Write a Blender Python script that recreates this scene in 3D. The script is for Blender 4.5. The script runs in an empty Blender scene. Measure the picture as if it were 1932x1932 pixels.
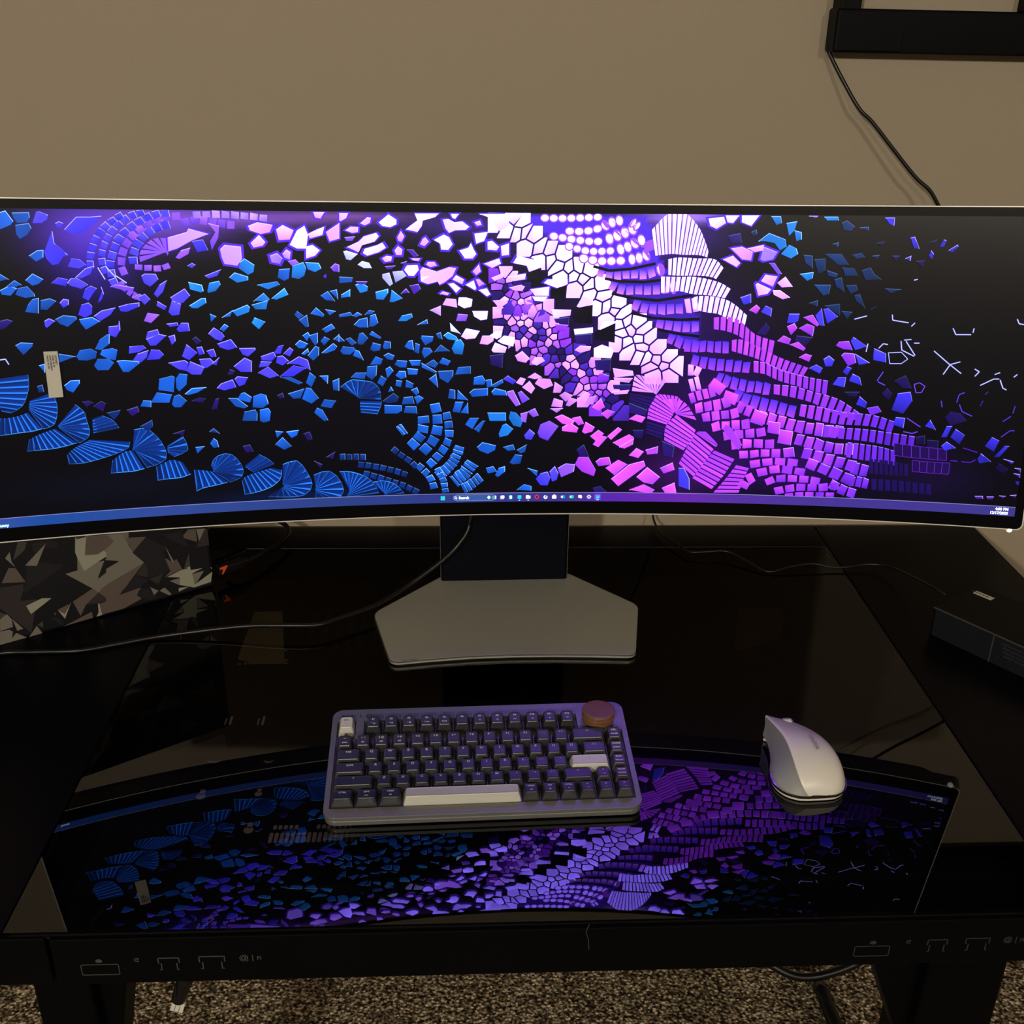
import bpy, bmesh, math, random
import numpy as np
from mathutils import Vector, Matrix
C = bpy.context.scene.collection
sc = bpy.context.scene
# ---------------- camera, world, lights, exposure ----------------
cd = bpy.data.cameras.new('camera'); cam = bpy.data.objects.new('camera', cd); C.objects.link(cam)
sc.camera = cam
cd.sensor_fit = 'HORIZONTAL'; cd.sensor_width = 36.0
cd.lens = 36.0*2043.77/1932
cd.shift_x = -(999.44-966)/1932; cd.shift_y = (991.60-966)/1932
cd.clip_start = .02
r_ = Vector((0.998594, -0.049142, 0.019885)); u_ = Vector((0.002926, 0.425621, 0.904897)); f_ = Vector((0.052932, 0.903566, -0.425166))
cam.matrix_world = Matrix(((r_.x, u_.x, -f_.x, -0.04384), (r_.y, u_.y, -f_.y, -1.23326), (r_.z, u_.z, -f_.z, 0.72439), (0, 0, 0, 1)))
w = bpy.data.worlds.new('world'); sc.world = w; w.use_nodes = True
w.node_tree.nodes['Background'].inputs[0].default_value = (1.0, .86, .68, 1)
w.node_tree.nodes['Background'].inputs[1].default_value = .018
sc.view_settings.view_transform = 'Standard'; sc.view_settings.look = 'None'
sc.cycles.caustics_reflective = False; sc.cycles.caustics_refractive = False
sc.view_settings.exposure = 0; sc.view_settings.gamma = 1
def area(name, loc, tgt, size, power, col):
    l = bpy.data.lights.new(name, 'AREA'); l.shape = 'DISK'; l.size = size; l.energy = power; l.color = col
    o = bpy.data.objects.new(name, l); C.objects.link(o); o.location = loc
    o.rotation_euler = (Vector(tgt)-Vector(loc)).to_track_quat('-Z', 'Y').to_euler()
    return o
area('ceiling_or_fill_light', (-1.25, -3.7, 1.58), (-.2, .2, 0), .16, 50, (1.0, .90, .71))
area('ceiling_or_fill_light', (1.25, -3.6, 1.58), (.6, .2, .1), .16, 21, (1.0, .86, .68))
area('ceiling_or_fill_light', (-.05, -3.9, 1.58), (0, 0, 0), .25, 13, (1.0, .88, .72))  # added fill lamp near the middle, not a known ceiling fixture

# ---------------- helpers ----------------
def lin(r, g, b): return tuple(((c/255)/12.92 if c <= 10 else ((c/255+.055)/1.055)**2.4) for c in (r, g, b))
def mat(name, col, rough=.5, metal=0, spec=.5, **k):
    m = bpy.data.materials.new(name); m.use_nodes = True
    p = m.node_tree.nodes['Principled BSDF']
    p.inputs['Base Color'].default_value = (*col, 1); p.inputs['Roughness'].default_value = rough
    p.inputs['Metallic'].default_value = metal; p.inputs['Specular IOR Level'].default_value = spec
    if 'emit' in k:
        p.inputs['Emission Color'].default_value = (*k['emit'], 1); p.inputs['Emission Strength'].default_value = k.get('es', 1)
    if 'coat' in k: p.inputs['Coat Weight'].default_value = k['coat']; p.inputs['Coat Roughness'].default_value = k.get('cr', .1)
    return m
def bump(m, scale, strength, dist=.001, colvar=0, detail=4, node='ShaderNodeTexNoise'):
    nt = m.node_tree; p = nt.nodes['Principled BSDF']
    tc = nt.nodes.new('ShaderNodeTexCoord'); t = nt.nodes.new('ShaderNodeTexNoise'); t.inputs['Scale'].default_value = scale
    t.inputs['Detail'].default_value = detail
    nt.links.new(tc.outputs['Object'], t.inputs['Vector'])
    b = nt.nodes.new('ShaderNodeBump'); b.inputs['Strength'].default_value = strength; b.inputs['Distance'].default_value = dist
    nt.links.new(t.outputs['Fac'], b.inputs['Height']); nt.links.new(b.outputs['Normal'], p.inputs['Normal'])
    if colvar:
        c = p.inputs['Base Color'].default_value[:]
        r = nt.nodes.new('ShaderNodeValToRGB')
        r.color_ramp.elements[0].position = .35; r.color_ramp.elements[1].position = .65
        r.color_ramp.elements[0].color = tuple(x*(1-colvar) for x in c[:3])+(1,)
        r.color_ramp.elements[1].color = tuple(min(1, x*(1+colvar)) for x in c[:3])+(1,)
        nt.links.new(t.outputs['Fac'], r.inputs['Fac']); nt.links.new(r.outputs['Color'], p.inputs['Base Color'])
    return m
def obj(name, bm, mats, parent=None, smooth=False, bevel=0, seg=2, recalc=True):
    me = bpy.data.meshes.new(name)
    if isinstance(bm, bmesh.types.BMesh):
        if recalc: bmesh.ops.recalc_face_normals(bm, faces=bm.faces)
        bm.to_mesh(me); bm.free()
    else: me = bm
    o = bpy.data.objects.new(name, me); C.objects.link(o)
    for m in (mats if isinstance(mats, (list, tuple)) else [mats]): me.materials.append(m)
    if parent: o.parent = parent
    if smooth:
        for p in me.polygons: p.use_smooth = True
    if bevel:
        b = o.modifiers.new('bevel', 'BEVEL'); b.width = bevel; b.segments = seg; b.limit_method = 'ANGLE'; b.angle_limit = .6
    return o
def tag(o, label=None, cat=None, group=None, kind=None):
    for k, v in (('label', label), ('category', cat), ('group', group), ('kind', kind)):
        if v: o[k] = v
    return o
def empty(name, loc, rz=0, label=None, cat=None, group=None):
    o = bpy.data.objects.new(name, None); C.objects.link(o); o.location = loc; o.rotation_euler = (0, 0, rz)
    o.empty_display_size = .02
    return tag(o, label, cat, group)
def box(bm, x0, x1, y0, y1, z0, z1, mi=0):
    v = [bm.verts.new(p) for p in ((x0, y0, z0), (x1, y0, z0), (x1, y1, z0), (x0, y1, z0), (x0, y0, z1), (x1, y0, z1), (x1, y1, z1), (x0, y1, z1))]
    for f in ((0, 3, 2, 1), (4, 5, 6, 7), (0, 1, 5, 4), (1, 2, 6, 5), (2, 3, 7, 6), (3, 0, 4, 7)):
        fc = bm.faces.new([v[i] for i in f]); fc.material_index = mi
    return bm
def prism(bm, pts, z0, z1, mi=0, ax=2):
    def P(p, z): return (p[0], p[1], z) if ax == 2 else ((p[0], z, p[1]) if ax == 1 else (z, p[0], p[1]))
    a = [bm.verts.new(P(p, z0)) for p in pts]; b = [bm.verts.new(P(p, z1)) for p in pts]; n = len(pts)
    for f in [list(reversed(a)), b]+[[a[i], a[(i+1) % n], b[(i+1) % n], b[i]] for i in range(n)]:
        fc = bm.faces.new(f); fc.material_index = mi
    return bm
def rrect(x0, x1, y0, y1, r, n=6):
    o = []
    for cx, cy, a in ((x1-r, y0+r, -90), (x1-r, y1-r, 0), (x0+r, y1-r, 90), (x0+r, y0+r, 180)):
        for i in range(n+1):
            t = math.radians(a+90*i/n); o.append((cx+r*math.cos(t), cy+r*math.sin(t)))
    return o
def cyl(bm, c, r, z0, z1, n=32, r1=None, mi=0):
    r1 = r if r1 is None else r1
    a = [bm.verts.new((c[0]+r*math.cos(6.28318*i/n), c[1]+r*math.sin(6.28318*i/n), z0)) for i in range(n)]
    b = [bm.verts.new((c[0]+r1*math.cos(6.28318*i/n), c[1]+r1*math.sin(6.28318*i/n), z1)) for i in range(n)]
    for f in [list(reversed(a)), b]+[[a[i], a[(i+1) % n], b[(i+1) % n], b[i]] for i in range(n)]:
        bm.faces.new(f).material_index = mi
    return bm
def smooth_path(p, n=8):
    p = [Vector(q) for q in p]; p = [p[0]*2-p[1]]+p+[p[-1]*2-p[-2]]; o = []
    for i in range(1, len(p)-2):
        for k in range(n):
            t = k/n; a, b, c, d = p[i-1:i+3]
            o.append(.5*((2*b)+(c-a)*t+(2*a-5*b+4*c-d)*t*t+(3*b-a-3*c+d)*t*t*t))
    o.append(p[-2]); return o
def tube(bm, path, rad, n=10, mi=0):
    R = rad if callable(rad) else (lambda t: rad)
    N = len(path); prev = None; up = Vector((.1, .2, 1)).normalized()
    for i, p in enumerate(path):
        d = (path[min(i+1, N-1)]-path[max(i-1, 0)]).normalized()
        a = d.cross(up)
        if a.length < 1e-3: a = d.cross(Vector((1, 0, 0)))
        a.normalize(); b = a.cross(d); rr = R(i/(N-1))
        ring = [bm.verts.new(p+a*rr*math.cos(6.28318*k/n)+b*rr*math.sin(6.28318*k/n)) for k in range(n)]
        if prev:
            for k in range(n): bm.faces.new((prev[k], prev[(k+1) % n], ring[(k+1) % n], ring[k])).material_index = mi
        else: bm.faces.new(list(reversed(ring))).material_index = mi
        prev = ring
    bm.faces.new(prev).material_index = mi
    return bm
def cable(name, pts, rad, m, label=None, cat='cable', parent=None, n=8):
    o = obj(name, tube(bmesh.new(), smooth_path(pts, n), rad), m, parent, smooth=True)
    if label: tag(o, label, cat)
    return o
_tc = {}
def textpolys(s, size, align='CENTER', bold=0):
    k = (s, size, align, bold)
    if k not in _tc:
        c = bpy.data.curves.new('t', 'FONT'); c.body = s; c.size = size; c.align_x = align; c.align_y = 'CENTER'; c.resolution_u = 2; c.offset = bold
        o = bpy.data.objects.new('t', c); me = o.to_mesh()
        _tc[k] = ([tuple(v.co)[:2] for v in me.vertices], [tuple(p.vertices) for p in me.polygons])
        o.to_mesh_clear(); bpy.data.objects.remove(o); bpy.data.curves.remove(c)
    return _tc[k]
def addtext(bm, s, size, M, mi=0, align='CENTER', bold=0):
    vs, fs = textpolys(s, size, align, bold)
    nv = [bm.verts.new(M @ Vector((x, y, 0))) for x, y in vs]
    for f in fs:
        try: bm.faces.new([nv[i] for i in f]).material_index = mi
        except ValueError: pass
def quad(bm, pts, mi=0):
    f = bm.faces.new([bm.verts.new(p) for p in pts]); f.material_index = mi; return f

# ---------------- materials ----------------
M_wall = bump(mat('painted_wall', (.385, .328, .25), .8), 260, .25, .0012, detail=3)
M_base = mat('white_trim', (.62, .60, .55), .5)
M_ceil = mat('ceiling_paint', (.7, .68, .63), .9)
M_black = bump(mat('satin_black_metal', (.0020, .0020, .0027), .45, 0, .07), 900, .12, .0004)
M_wing = bump(mat('black_desk_surface', (.0018, .0018, .0032), .3, 0, .09), 700, .1, .0003)
M_blackg = mat('gloss_black', (.003, .003, .004), .15, 0, .5)
M_rubber = mat('black_rubber', (.004, .004, .005), .36, 0, .5)
M_bezel = mat('black_bezel', (.0015, .0015, .0025), .3, 0, .12)
M_silver = mat('silver_rim', (.92, .91, .87), .35, .3)
M_alu = bump(mat('brushed_silver', (.62, .62, .56), .34, .5), 600, .06, .0003)
M_alue = mat('bright_silver_edge', (.85, .84, .8), .18, .9)
M_col = mat('dark_silver_column', (.0012, .0016, .0055), .55, 0, .08)
M_trimd = mat('column_edge_grey', (.12, .12, .115), .4, .4)
M_tray = mat('case_inside_black', (.011, .011, .016), .6, 0, .1)
M_cream = mat('pale_cream', (.85, .82, .64), .6)  # for slot inserts: lit space seen through tray openings, painted as pale colour
M_tan = mat('tan_lit_opening', (.30, .27, .19), .7)  # lit wall seen through the tray holes, put into the colour
M_dimgrey = mat('dim_grey', (.05, .05, .048), .6)
M_mark = mat('grey_marking', (.055, .055, .055), .6)
M_white = mat('white_plastic', (.72, .71, .66), .42)
M_label = mat('paper_label', (.62, .61, .55), .6)
M_ink = mat('ink', (.03, .03, .03), .6)
M_kcase = bump(mat('keyboard_case_grey', (.24, .24, .24), .37, .55), 500, .15, .0004, .06)
M_key = mat('dark_keycap', (.026, .026, .034), .33, 0, 1.0)
M_keyw = mat('white_keycap', (.62, .62, .56), .4, 0, .8, coat=.6, cr=.3)
M_leg = mat('keycap_legend', (.75, .75, .72), .5, emit=(1, 1, 1), es=.0)
M_legd = mat('keycap_grey_legend', (.30, .30, .29), .5)
M_wood = mat('walnut', (.17, .075, .035), .35, 0, .5, coat=.3)
M_mousew = mat('mouse_white', (.80, .78, .73), .42, 0, .8, coat=.45, cr=.35)
M_mouseg = mat('mouse_grey', (.33, .34, .34), .5)
M_chrome = mat('chrome', (.85, .84, .82), .08, 1)
M_red = mat('orange_red', (.85, .10, .03), .4)
def wood_nodes(m):
    nt = m.node_tree; p = nt.nodes['Principled BSDF']
    tc = nt.nodes.new('ShaderNodeTexCoord'); mp = nt.nodes.new('ShaderNodeMapping'); mp.inputs['Scale'].default_value = (60, 700, 60)
    t = nt.nodes.new('ShaderNodeTexNoise'); t.inputs['Scale'].default_value = 1; t.inputs['Detail'].default_value = 5
    r = nt.nodes.new('ShaderNodeValToRGB'); r.color_ramp.elements[0].color = (.11, .045, .022, 1); r.color_ramp.elements[1].color = (.27, .12, .06, 1)
    nt.links.new(tc.outputs['Object'], mp.inputs[0]); nt.links.new(mp.outputs[0], t.inputs['Vector']); nt.links.new(t.outputs['Fac'], r.inputs['Fac']); nt.links.new(r.outputs['Color'], p.inputs['Base Color'])
wood_nodes(M_wood)
def glass_mat(name, ior, tint):
    m = bpy.data.materials.new(name); m.use_nodes = True; nt = m.node_tree; nt.nodes.clear()
    out = nt.nodes.new('ShaderNodeOutputMaterial'); mx = nt.nodes.new('ShaderNodeMixShader'); fr = nt.nodes.new('ShaderNodeFresnel')
    tr = nt.nodes.new('ShaderNodeBsdfTransparent'); gl = nt.nodes.new('ShaderNodeBsdfGlossy')
    fr.inputs['IOR'].default_value = ior; tr.inputs['Color'].default_value = (*tint, 1); gl.inputs['Roughness'].default_value = 0.0
    gl.inputs['Color'].default_value = (1, 1, 1, 1)
    nt.links.new(fr.outputs[0], mx.inputs[0]); nt.links.new(tr.outputs[0], mx.inputs[1]); nt.links.new(gl.outputs[0], mx.inputs[2]); nt.links.new(mx.outputs[0], out.inputs[0])
    return m
M_glass = glass_mat('desk_glass', 1.62, (.88, .88, .89))
M_glassb = glass_mat('desk_glass_underside', 1.0, (1, 1, 1))
def carpet():
    m = mat('carpet', (.2, .16, .1), .95, 0, .1); nt = m.node_tree; p = nt.nodes['Principled BSDF']
    tc = nt.nodes.new('ShaderNodeTexCoord'); v = nt.nodes.new('ShaderNodeTexVoronoi'); v.inputs['Scale'].default_value = 170
    no = nt.nodes.new('ShaderNodeTexNoise'); no.inputs['Scale'].default_value = 190; no.inputs['Detail'].default_value = 3
    r = nt.nodes.new('ShaderNodeValToRGB'); e = r.color_ramp.elements
    e[0].position = .36; e[0].color = (.03, .022, .014, 1); e[1].position = .62; e[1].color = (.95, .80, .58, 1)
    x = e.new(.5); x.color = (.26, .20, .13, 1)
    mx = nt.nodes.new('ShaderNodeMixRGB'); mx.blend_type = 'MULTIPLY'; mx.inputs[0].default_value = .8
    r2 = nt.nodes.new('ShaderNodeValToRGB'); r2.color_ramp.elements[0].color = (1.3, 1.3, 1.3, 1); r2.color_ramp.elements[1].color = (.18, .16, .14, 1); r2.color_ramp.elements[1].position = .75
    nt.links.new(tc.outputs['Object'], v.inputs['Vector']); nt.links.new(tc.outputs['Object'], no.inputs['Vector'])
    nt.links.new(no.outputs['Fac'], r.inputs['Fac']); nt.links.new(v.outputs['Distance'], r2.inputs['Fac'])
    nt.links.new(r.outputs['Color'], mx.inputs[1]); nt.links.new(r2.outputs['Color'], mx.inputs[2]); nt.links.new(mx.outputs[0], p.inputs['Base Color'])
    b = nt.nodes.new('ShaderNodeBump'); b.inputs['Strength'].default_value = 1; b.inputs['Distance'].default_value = .004; b.invert = True
    nt.links.new(v.outputs['Distance'], b.inputs['Height']); nt.links.new(b.outputs['Normal'], p.inputs['Normal'])
    return m
M_carpet = carpet()

# ---------------- the room ----------------
FZ = -.75; WY = .332
tag(obj('floor', box(bmesh.new(), -2.2, 2.2, -4.2, WY, FZ-.05, FZ), M_carpet), kind='structure')
tag(obj('wall_back', box(bmesh.new(), -2.2, 2.2, WY, WY+.1, FZ-.05, 1.65), M_wall), kind='structure')
tag(obj('wall_left', box(bmesh.new(), -2.3, -2.2, -4.2, WY+.1, FZ-.05, 1.65), M_wall), kind='structure')
tag(obj('wall_right', box(bmesh.new(), 2.2, 2.3, -4.2, WY+.1, FZ-.05, 1.65), M_wall), kind='structure')
tag(obj('ceiling', box(bmesh.new(), -2.3, 2.3, -4.2, WY+.1, 1.65, 1.7), M_ceil), kind='structure')
bm = bmesh.new(); prism(bm, [(WY, FZ), (WY-.014, FZ), (WY-.014, FZ+.075), (WY-.006, FZ+.09), (WY, FZ+.09)], -2.2, 2.2, ax=0)
tag(obj('baseboard_back', bm, M_base), kind='structure')

# ---------------- desk ----------------
GX0, GX1, GY0, GY1 = -.4495, .4975, -.5165, .2268
desk = empty('desk', (0, 0, FZ), 0, 'black computer desk with a glossy glass centre panel and front ports', 'desk')
def dp(name, bm, m, **k):
    bmesh.ops.translate(bm, verts=bm.verts, vec=(0, 0, -FZ)); return obj(name, bm, m, desk, **k)
bm = box(bmesh.new(), GX0, GX1, GY0, GY1, -.005, 0)
for f in bm.faces: f.material_index = 1
bm.faces.ensure_lookup_table()
for f in bm.faces:
    if f.calc_center_median().z > -.0001: f.material_index = 0
bmesh.ops.recalc_face_normals(bm, faces=bm.faces)
g = dp('glass_top', bm, [M_glass, M_glassb], recalc=False); g['label'] = 'dark reflective glass panel'
bm = box(bmesh.new(), -.735, GX0-.0012, -.5165, .3015, -.02, .0006); dp('side_panel', bm, M_wing, bevel=.0015)
bm = box(bmesh.new(), GX1+.0012, .7575, -.5165, .3015, -.02, .0006); dp('side_panel', bm, M_wing, bevel=.0015)
bm = box(bmesh.new(), GX0, GX1, GY1+.0012, .3015, -.02, .0004); dp('rear_panel', bm, M_wing, bevel=.001)
bm = box(bmesh.new(), GX0+.002, GX1-.002, GY0+.001, GY0+.010, -.011, -.0052); e = dp('glass_edge_strip', bm, M_blackg, bevel=.002)
e['label'] = 'glossy black strip under the front edge of the glass'
# tray inside the case, under the glass
bm = box(bmesh.new(), GX0, GX1, GY0+.012, GY1, -.053, -.048); tray = dp('case_tray', bm, M_tray)
bm = box(bmesh.new(), GX0, GX1, GY1-.001, GY1+.001, -.053, -.006); dp('case_back', bm, M_tray)
bm = box(bmesh.new(), GX0-.001, GX0+.002, GY0+.012, GY1, -.053, -.006); dp('case_side', bm, M_tray)
bm = box(bmesh.new(), GX1-.002, GX1+.001, GY0+.012, GY1, -.053, -.006); dp('case_side', bm, M_tray)
def flat(name, pts, m, lab=None, z=-.0478, th=.0004):
    bm = prism(bmesh.new(), pts, z-FZ, z+th-FZ); o = obj(name, bm, m, desk)
    if lab: o['label'] = lab
    return o
flat('tray_hole_inlay', [(-.3529, .1223), (-.3524, -.0036), (-.3377, -.009), (-.3352, -.0154), (-.2894, -.015), (-.3136, .1233)][::-1], M_tan, 'tan inlay standing for the lit wall seen through a tray hole')  # flat inlay in place of a hole, coloured like the lit wall beyond
for x, y in [(-.3483, -.0146), (-.3402, -.0141), (-.2938, .0178), (-.2894, -.006), (-.2875, -.0138)]: bm = bmesh.new(); cyl(bm, (x, y), .0028, -.0478, -.0473, 12); dp('screw_hole', bm, M_tan)
bm = bmesh.new()
for xt, xb in [(-.2881, -.267), (-.2687, -.2487), (-.2493, -.2305), (-.2306, -.215), (-.2119, -.1981), (-.194, -.1811)]:
    for off in (0, .0045):
        for k in range(7):
            y0 = .0165+k*.0145+off; t = (y0-.0165)/.1
            x = xb+(xt-xb)*t*0+off*.9
            box(bm, x-.0008, x+.0008, y0, y0+.010, -.0478, -.0474)
dp('perforated_strip', bm, M_dimgrey)
for x, y in [(-.3342, -.140), (-.2955, -.141)]:
    bm = bmesh.new()
    box(bm, x-.0012, x+.0016, y-.0085, y+.0085, -.0478, -.0474); box(bm, x-.0062, x-.0046, y-.0085, y+.0045, -.0478, -.0474)
    dp('vent_slit', bm, M_cream)
flat('panel_flap', [(-.3859, -.199), (-.3275, -.1963), (-.3354, -.1666)], M_dimgrey)
for x, y, s in [(-.3375, -.219, .009), (-.276, -.2205, .006)]:
    flat('crescent_slot', [(x-s, y+.002), (x-.4*s, y-.0025), (x+.4*s, y-.0025), (x+s, y+.002), (x, y)], M_cream)
for x, y, s, mm in [(-.3386, -.2769, 1, M_cream), (-.2774, -.2749, .75, M_cream), (-.2774, -.332, 1, M_cream), (.3587, -.331, .9, M_dimgrey), (.3017, -.3321, .7, M_dimgrey)]:
    bm = bmesh.new(); cyl(bm, (x, y-.003*s), .0052*s, -.0478, -.0474, 18); box(bm, x-.0024*s, x+.0030*s, y, y+.0085*s, -.0478, -.0474); dp('keyhole_slot', bm, mm)
bm = bmesh.new()
for i in range(17): prism(bm, rrect(-.2525+i*.00558-.0019, -.2525+i*.00558+.0019, -.3555, -.3400, .0018, 3), -.0478, -.0474)
for i in range(5): prism(bm, rrect(-.2505+i*.00558-.0019, -.2505+i*.00558+.0019, -.3350, -.3285, .0018, 3), -.0478, -.0474)
for i in range(7): prism(bm, rrect(-.2055+i*.00558-.0019, -.2055+i*.00558+.0019, -.3350, -.3285, .0018, 3), -.0478, -.0474)
dp('slot_grille', bm, M_cream)
bm = bmesh.new(); addtext(bm, '( @ y b o )', .007, Matrix.Translation((-.217, -.3692, -.0474))); dp('scribble_mark', bm, M_mark)
flat('bracket_plate', [(.3085, .0007), (.3798, .0381), (.4027, .0962), (.403, .127), (.3404, .1201)], mat('brown_panel', (.030, .022, .020), .6))
# front panel with ports
bm = bmesh.new(); prism(bm, [(-.52, -.006), (-.52, -.0590), (-.505, -.0595), (-.505, -.006)], -.4105, .7575, ax=0); fp = dp('front_panel', bm, M_black, bevel=.001)
bm = bmesh.new(); prism(bm, [(-.518, -.006), (-.518, -.0605), (-.505, -.0605), (-.505, -.006)], -.735, -.4150, ax=0); dp('front_panel', bm, M_black, bevel=.001)
def fpart(name, fn, m, par=fp):
    bm = bmesh.new(); fn(bm); bmesh.ops.translate(bm, verts=bm.verts, vec=(0, 0, -FZ)); return obj(name, bm, m, par)
def ports(x0, k=1.0, dim=M_mark):
    yf = -.5204
    def fr(x, z, w, h, t=.0007):
        def f(bm):
            for a in ((x-w, x+w, z+h-t, z+h), (x-w, x+w, z-h, z-h+t), (x-w, x-w+t, z-h, z+h), (x+w-t, x+w, z-h, z+h)): box(bm, a[0], a[1], yf, yf+.0006, a[2], a[3])
        return f
    def U(x, z, w, h):
        def f(bm):
            t = .0009
            box(bm, x-w, x+w, yf, yf+.0006, z+h-t, z+h)
            for s in (-1, 1):
                box(bm, x+s*w-t/2, x+s*w+t/2, yf, yf+.0006, z+h*.1, z+h)
                box(bm, x+s*(w*.75)-t/2, x+s*(w*.75)+t/2, yf, yf+.0006, z-h, z+h*.1)
                box(bm, x+s*(w*.85)-t, x+s*(w*.85)+t, yf, yf+.0006, z-h, z-h+t)
        return f
    fpart('card_slot', fr(x0-.040, -.0415, .0165, .0064), dim)
    def led(bm):
        for i in range(1): prism(bm, [(x0-.0400+.003*math.cos(a/10*6.283), -.0312+.0021*math.sin(a/10*6.283)) for a in range(10)], yf, yf+.0006, ax=1)
    fpart('power_button', led, dim)
    def arrow(bm): addtext(bm, 'G', .0062, Matrix.Translation((x0-.0075, yf-.0001, -.0305)) @ Matrix.Rotation(math.pi/2, 4, 'X') @ Matrix.Scale(-1, 4, (0, 1, 0)), bold=.0002)
    fpart('reset_mark', arrow, dim)
    fpart('usb_port', U(x0+.0200, -.0365, .0090, .0074), dim)
    fpart('usb_port', U(x0+.0575, -.0360, .0110, .0076), dim)
    def hp(bm): addtext(bm, '@ | n', .0085, Matrix.Translation((x0+.091, yf-.0001, -.0310)) @ Matrix.Rotation(math.pi/2, 4, 'X'), bold=.0001)
    fpart('audio_mark', hp, dim)
ports(-.3315)
ports(.3590, 1, mat('dim_marking', (.03, .03, .034), .6))
# legs
def leg(x0, x1, gx):
    bm = box(bmesh.new(), x0, x1, -.46, -.385, FZ+.03, -.056); l = dp('leg', bm, M_black, bevel=.003)
    bm = bmesh.new(); prism(bm, [(x1-.001, -.056), (gx, -.056), (gx, -.075), (x1-.001, -.30)], -.445, -.40, ax=1)
    dp('leg_gusset', bm, M_black, bevel=.002)
    bm = box(bmesh.new(), x0-.005, x1+.005, -.60, -.30, FZ, FZ+.03); dp('foot', bm, M_black, bevel=.006)
leg(-.466, -.412, -.372)
def leg2():
    bm = box(bmesh.new(), .412, .493, -.46, -.385, FZ+.03, -.056); dp('leg', bm, M_black, bevel=.003)
    bm = bmesh.new(); prism(bm, [(.413, -.056), (.335, -.056), (.335, -.07), (.413, -.27)], -.445, -.40, ax=1); dp('leg_gusset', bm, M_black, bevel=.002)
    bm = box(bmesh.new(), .407, .498, -.60, -.30, FZ, FZ+.03); dp('foot', bm, M_black, bevel=.006)
leg2()
bm = box(bmesh.new(), -.42, .42, -.445, -.405, -.085, -.0605); dp('crossbar', bm, M_black, bevel=.003)

# ---------------- monitor ----------------
TH = .026; R = 1.8; ZC = .35615; TAU = .164560
mon = empty('curved_monitor', (0, 0, .0002), TH, 'ultrawide curved monitor showing a blue and purple wallpaper, on a silver stand', 'monitor')
def S(s, t, d=0.0):   # point on the screen surface, d = height out of it towards the viewer
    r = R-d; x = r*math.sin(s/R); yd = -(R-r*math.cos(s/R))
    return Vector((x, yd*math.cos(TAU)+t*math.sin(TAU), ZC+t*math.cos(TAU)-yd*math.sin(TAU)))
def shell(name, s0, s1, t0, t1, d0, d1, m, rad=.008, n=64, holes=None):
    # curved slab with rounded corners between depths d0 (front) and d1 (back)
    bm = bmesh.new()
    ss = sorted(set([s0+(s1-s0)*i/n for i in range(n+1)]+[s0+rad*(1-math.cos(a*math.pi/16)) for a in range(9)]+[s1-rad*(1-math.cos(a*math.pi/16)) for a in range(9)]))
    def lim(s):
        e = min(s-s0, s1-s)
        k = 0 if e >= rad else rad-math.sqrt(max(0, rad*rad-(rad-e)**2))
        return t0+k, t1-k
    fr = []; bk = []
    for s in ss:
        a, b = lim(s)
        fr.append((bm.verts.new(S(s, a, d0)), bm.verts.new(S(s, b, d0)))); bk.append((bm.verts.new(S(s, a, d1)), bm.verts.new(S(s, b, d1))))
    for i in range(len(ss)-1):
        bm.faces.new((fr[i][0], fr[i+1][0], fr[i+1][1], fr[i][1])); bm.faces.new((bk[i][0], bk[i][1], bk[i+1][1], bk[i+1][0]))
        bm.faces.new((fr[i][0], bk[i][0], bk[i+1][0], fr[i+1][0])); bm.faces.new((fr[i][1], fr[i+1][1], bk[i+1][1], bk[i][1]))
    for i in (0, -1): bm.faces.new((fr[i][0], fr[i][1], bk[i][1], bk[i][0]))
    return obj(name, bm, m, mon, smooth=False)
SB, ST, SS = -.1860, .1795, .6095
shell('bezel', -SS+.0016, SS-.0016, SB+.0014, ST-.0010, -.0006, -.004, M_bezel, .007)
rim = shell('rim', -SS, SS, SB, ST, -.0015, -.022, M_silver, .008); rim['label'] = 'thin silver edge around the panel'
shell('back_shell', -SS+.02, SS-.02, SB+.012, ST-.012, -.0215, -.040, M_white, .03)
bm = bmesh.new()
nub = S(.5955, SB-.0005, -.004); bmesh.ops.create_icosphere(bm, subdivisions=2, radius=.0036, matrix=Matrix.Translation(nub)); obj('power_button', bm, mat('led_white', (.9, .9, .9), .3, emit=(1, 1, .95), es=.8), mon, smooth=True)

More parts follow.
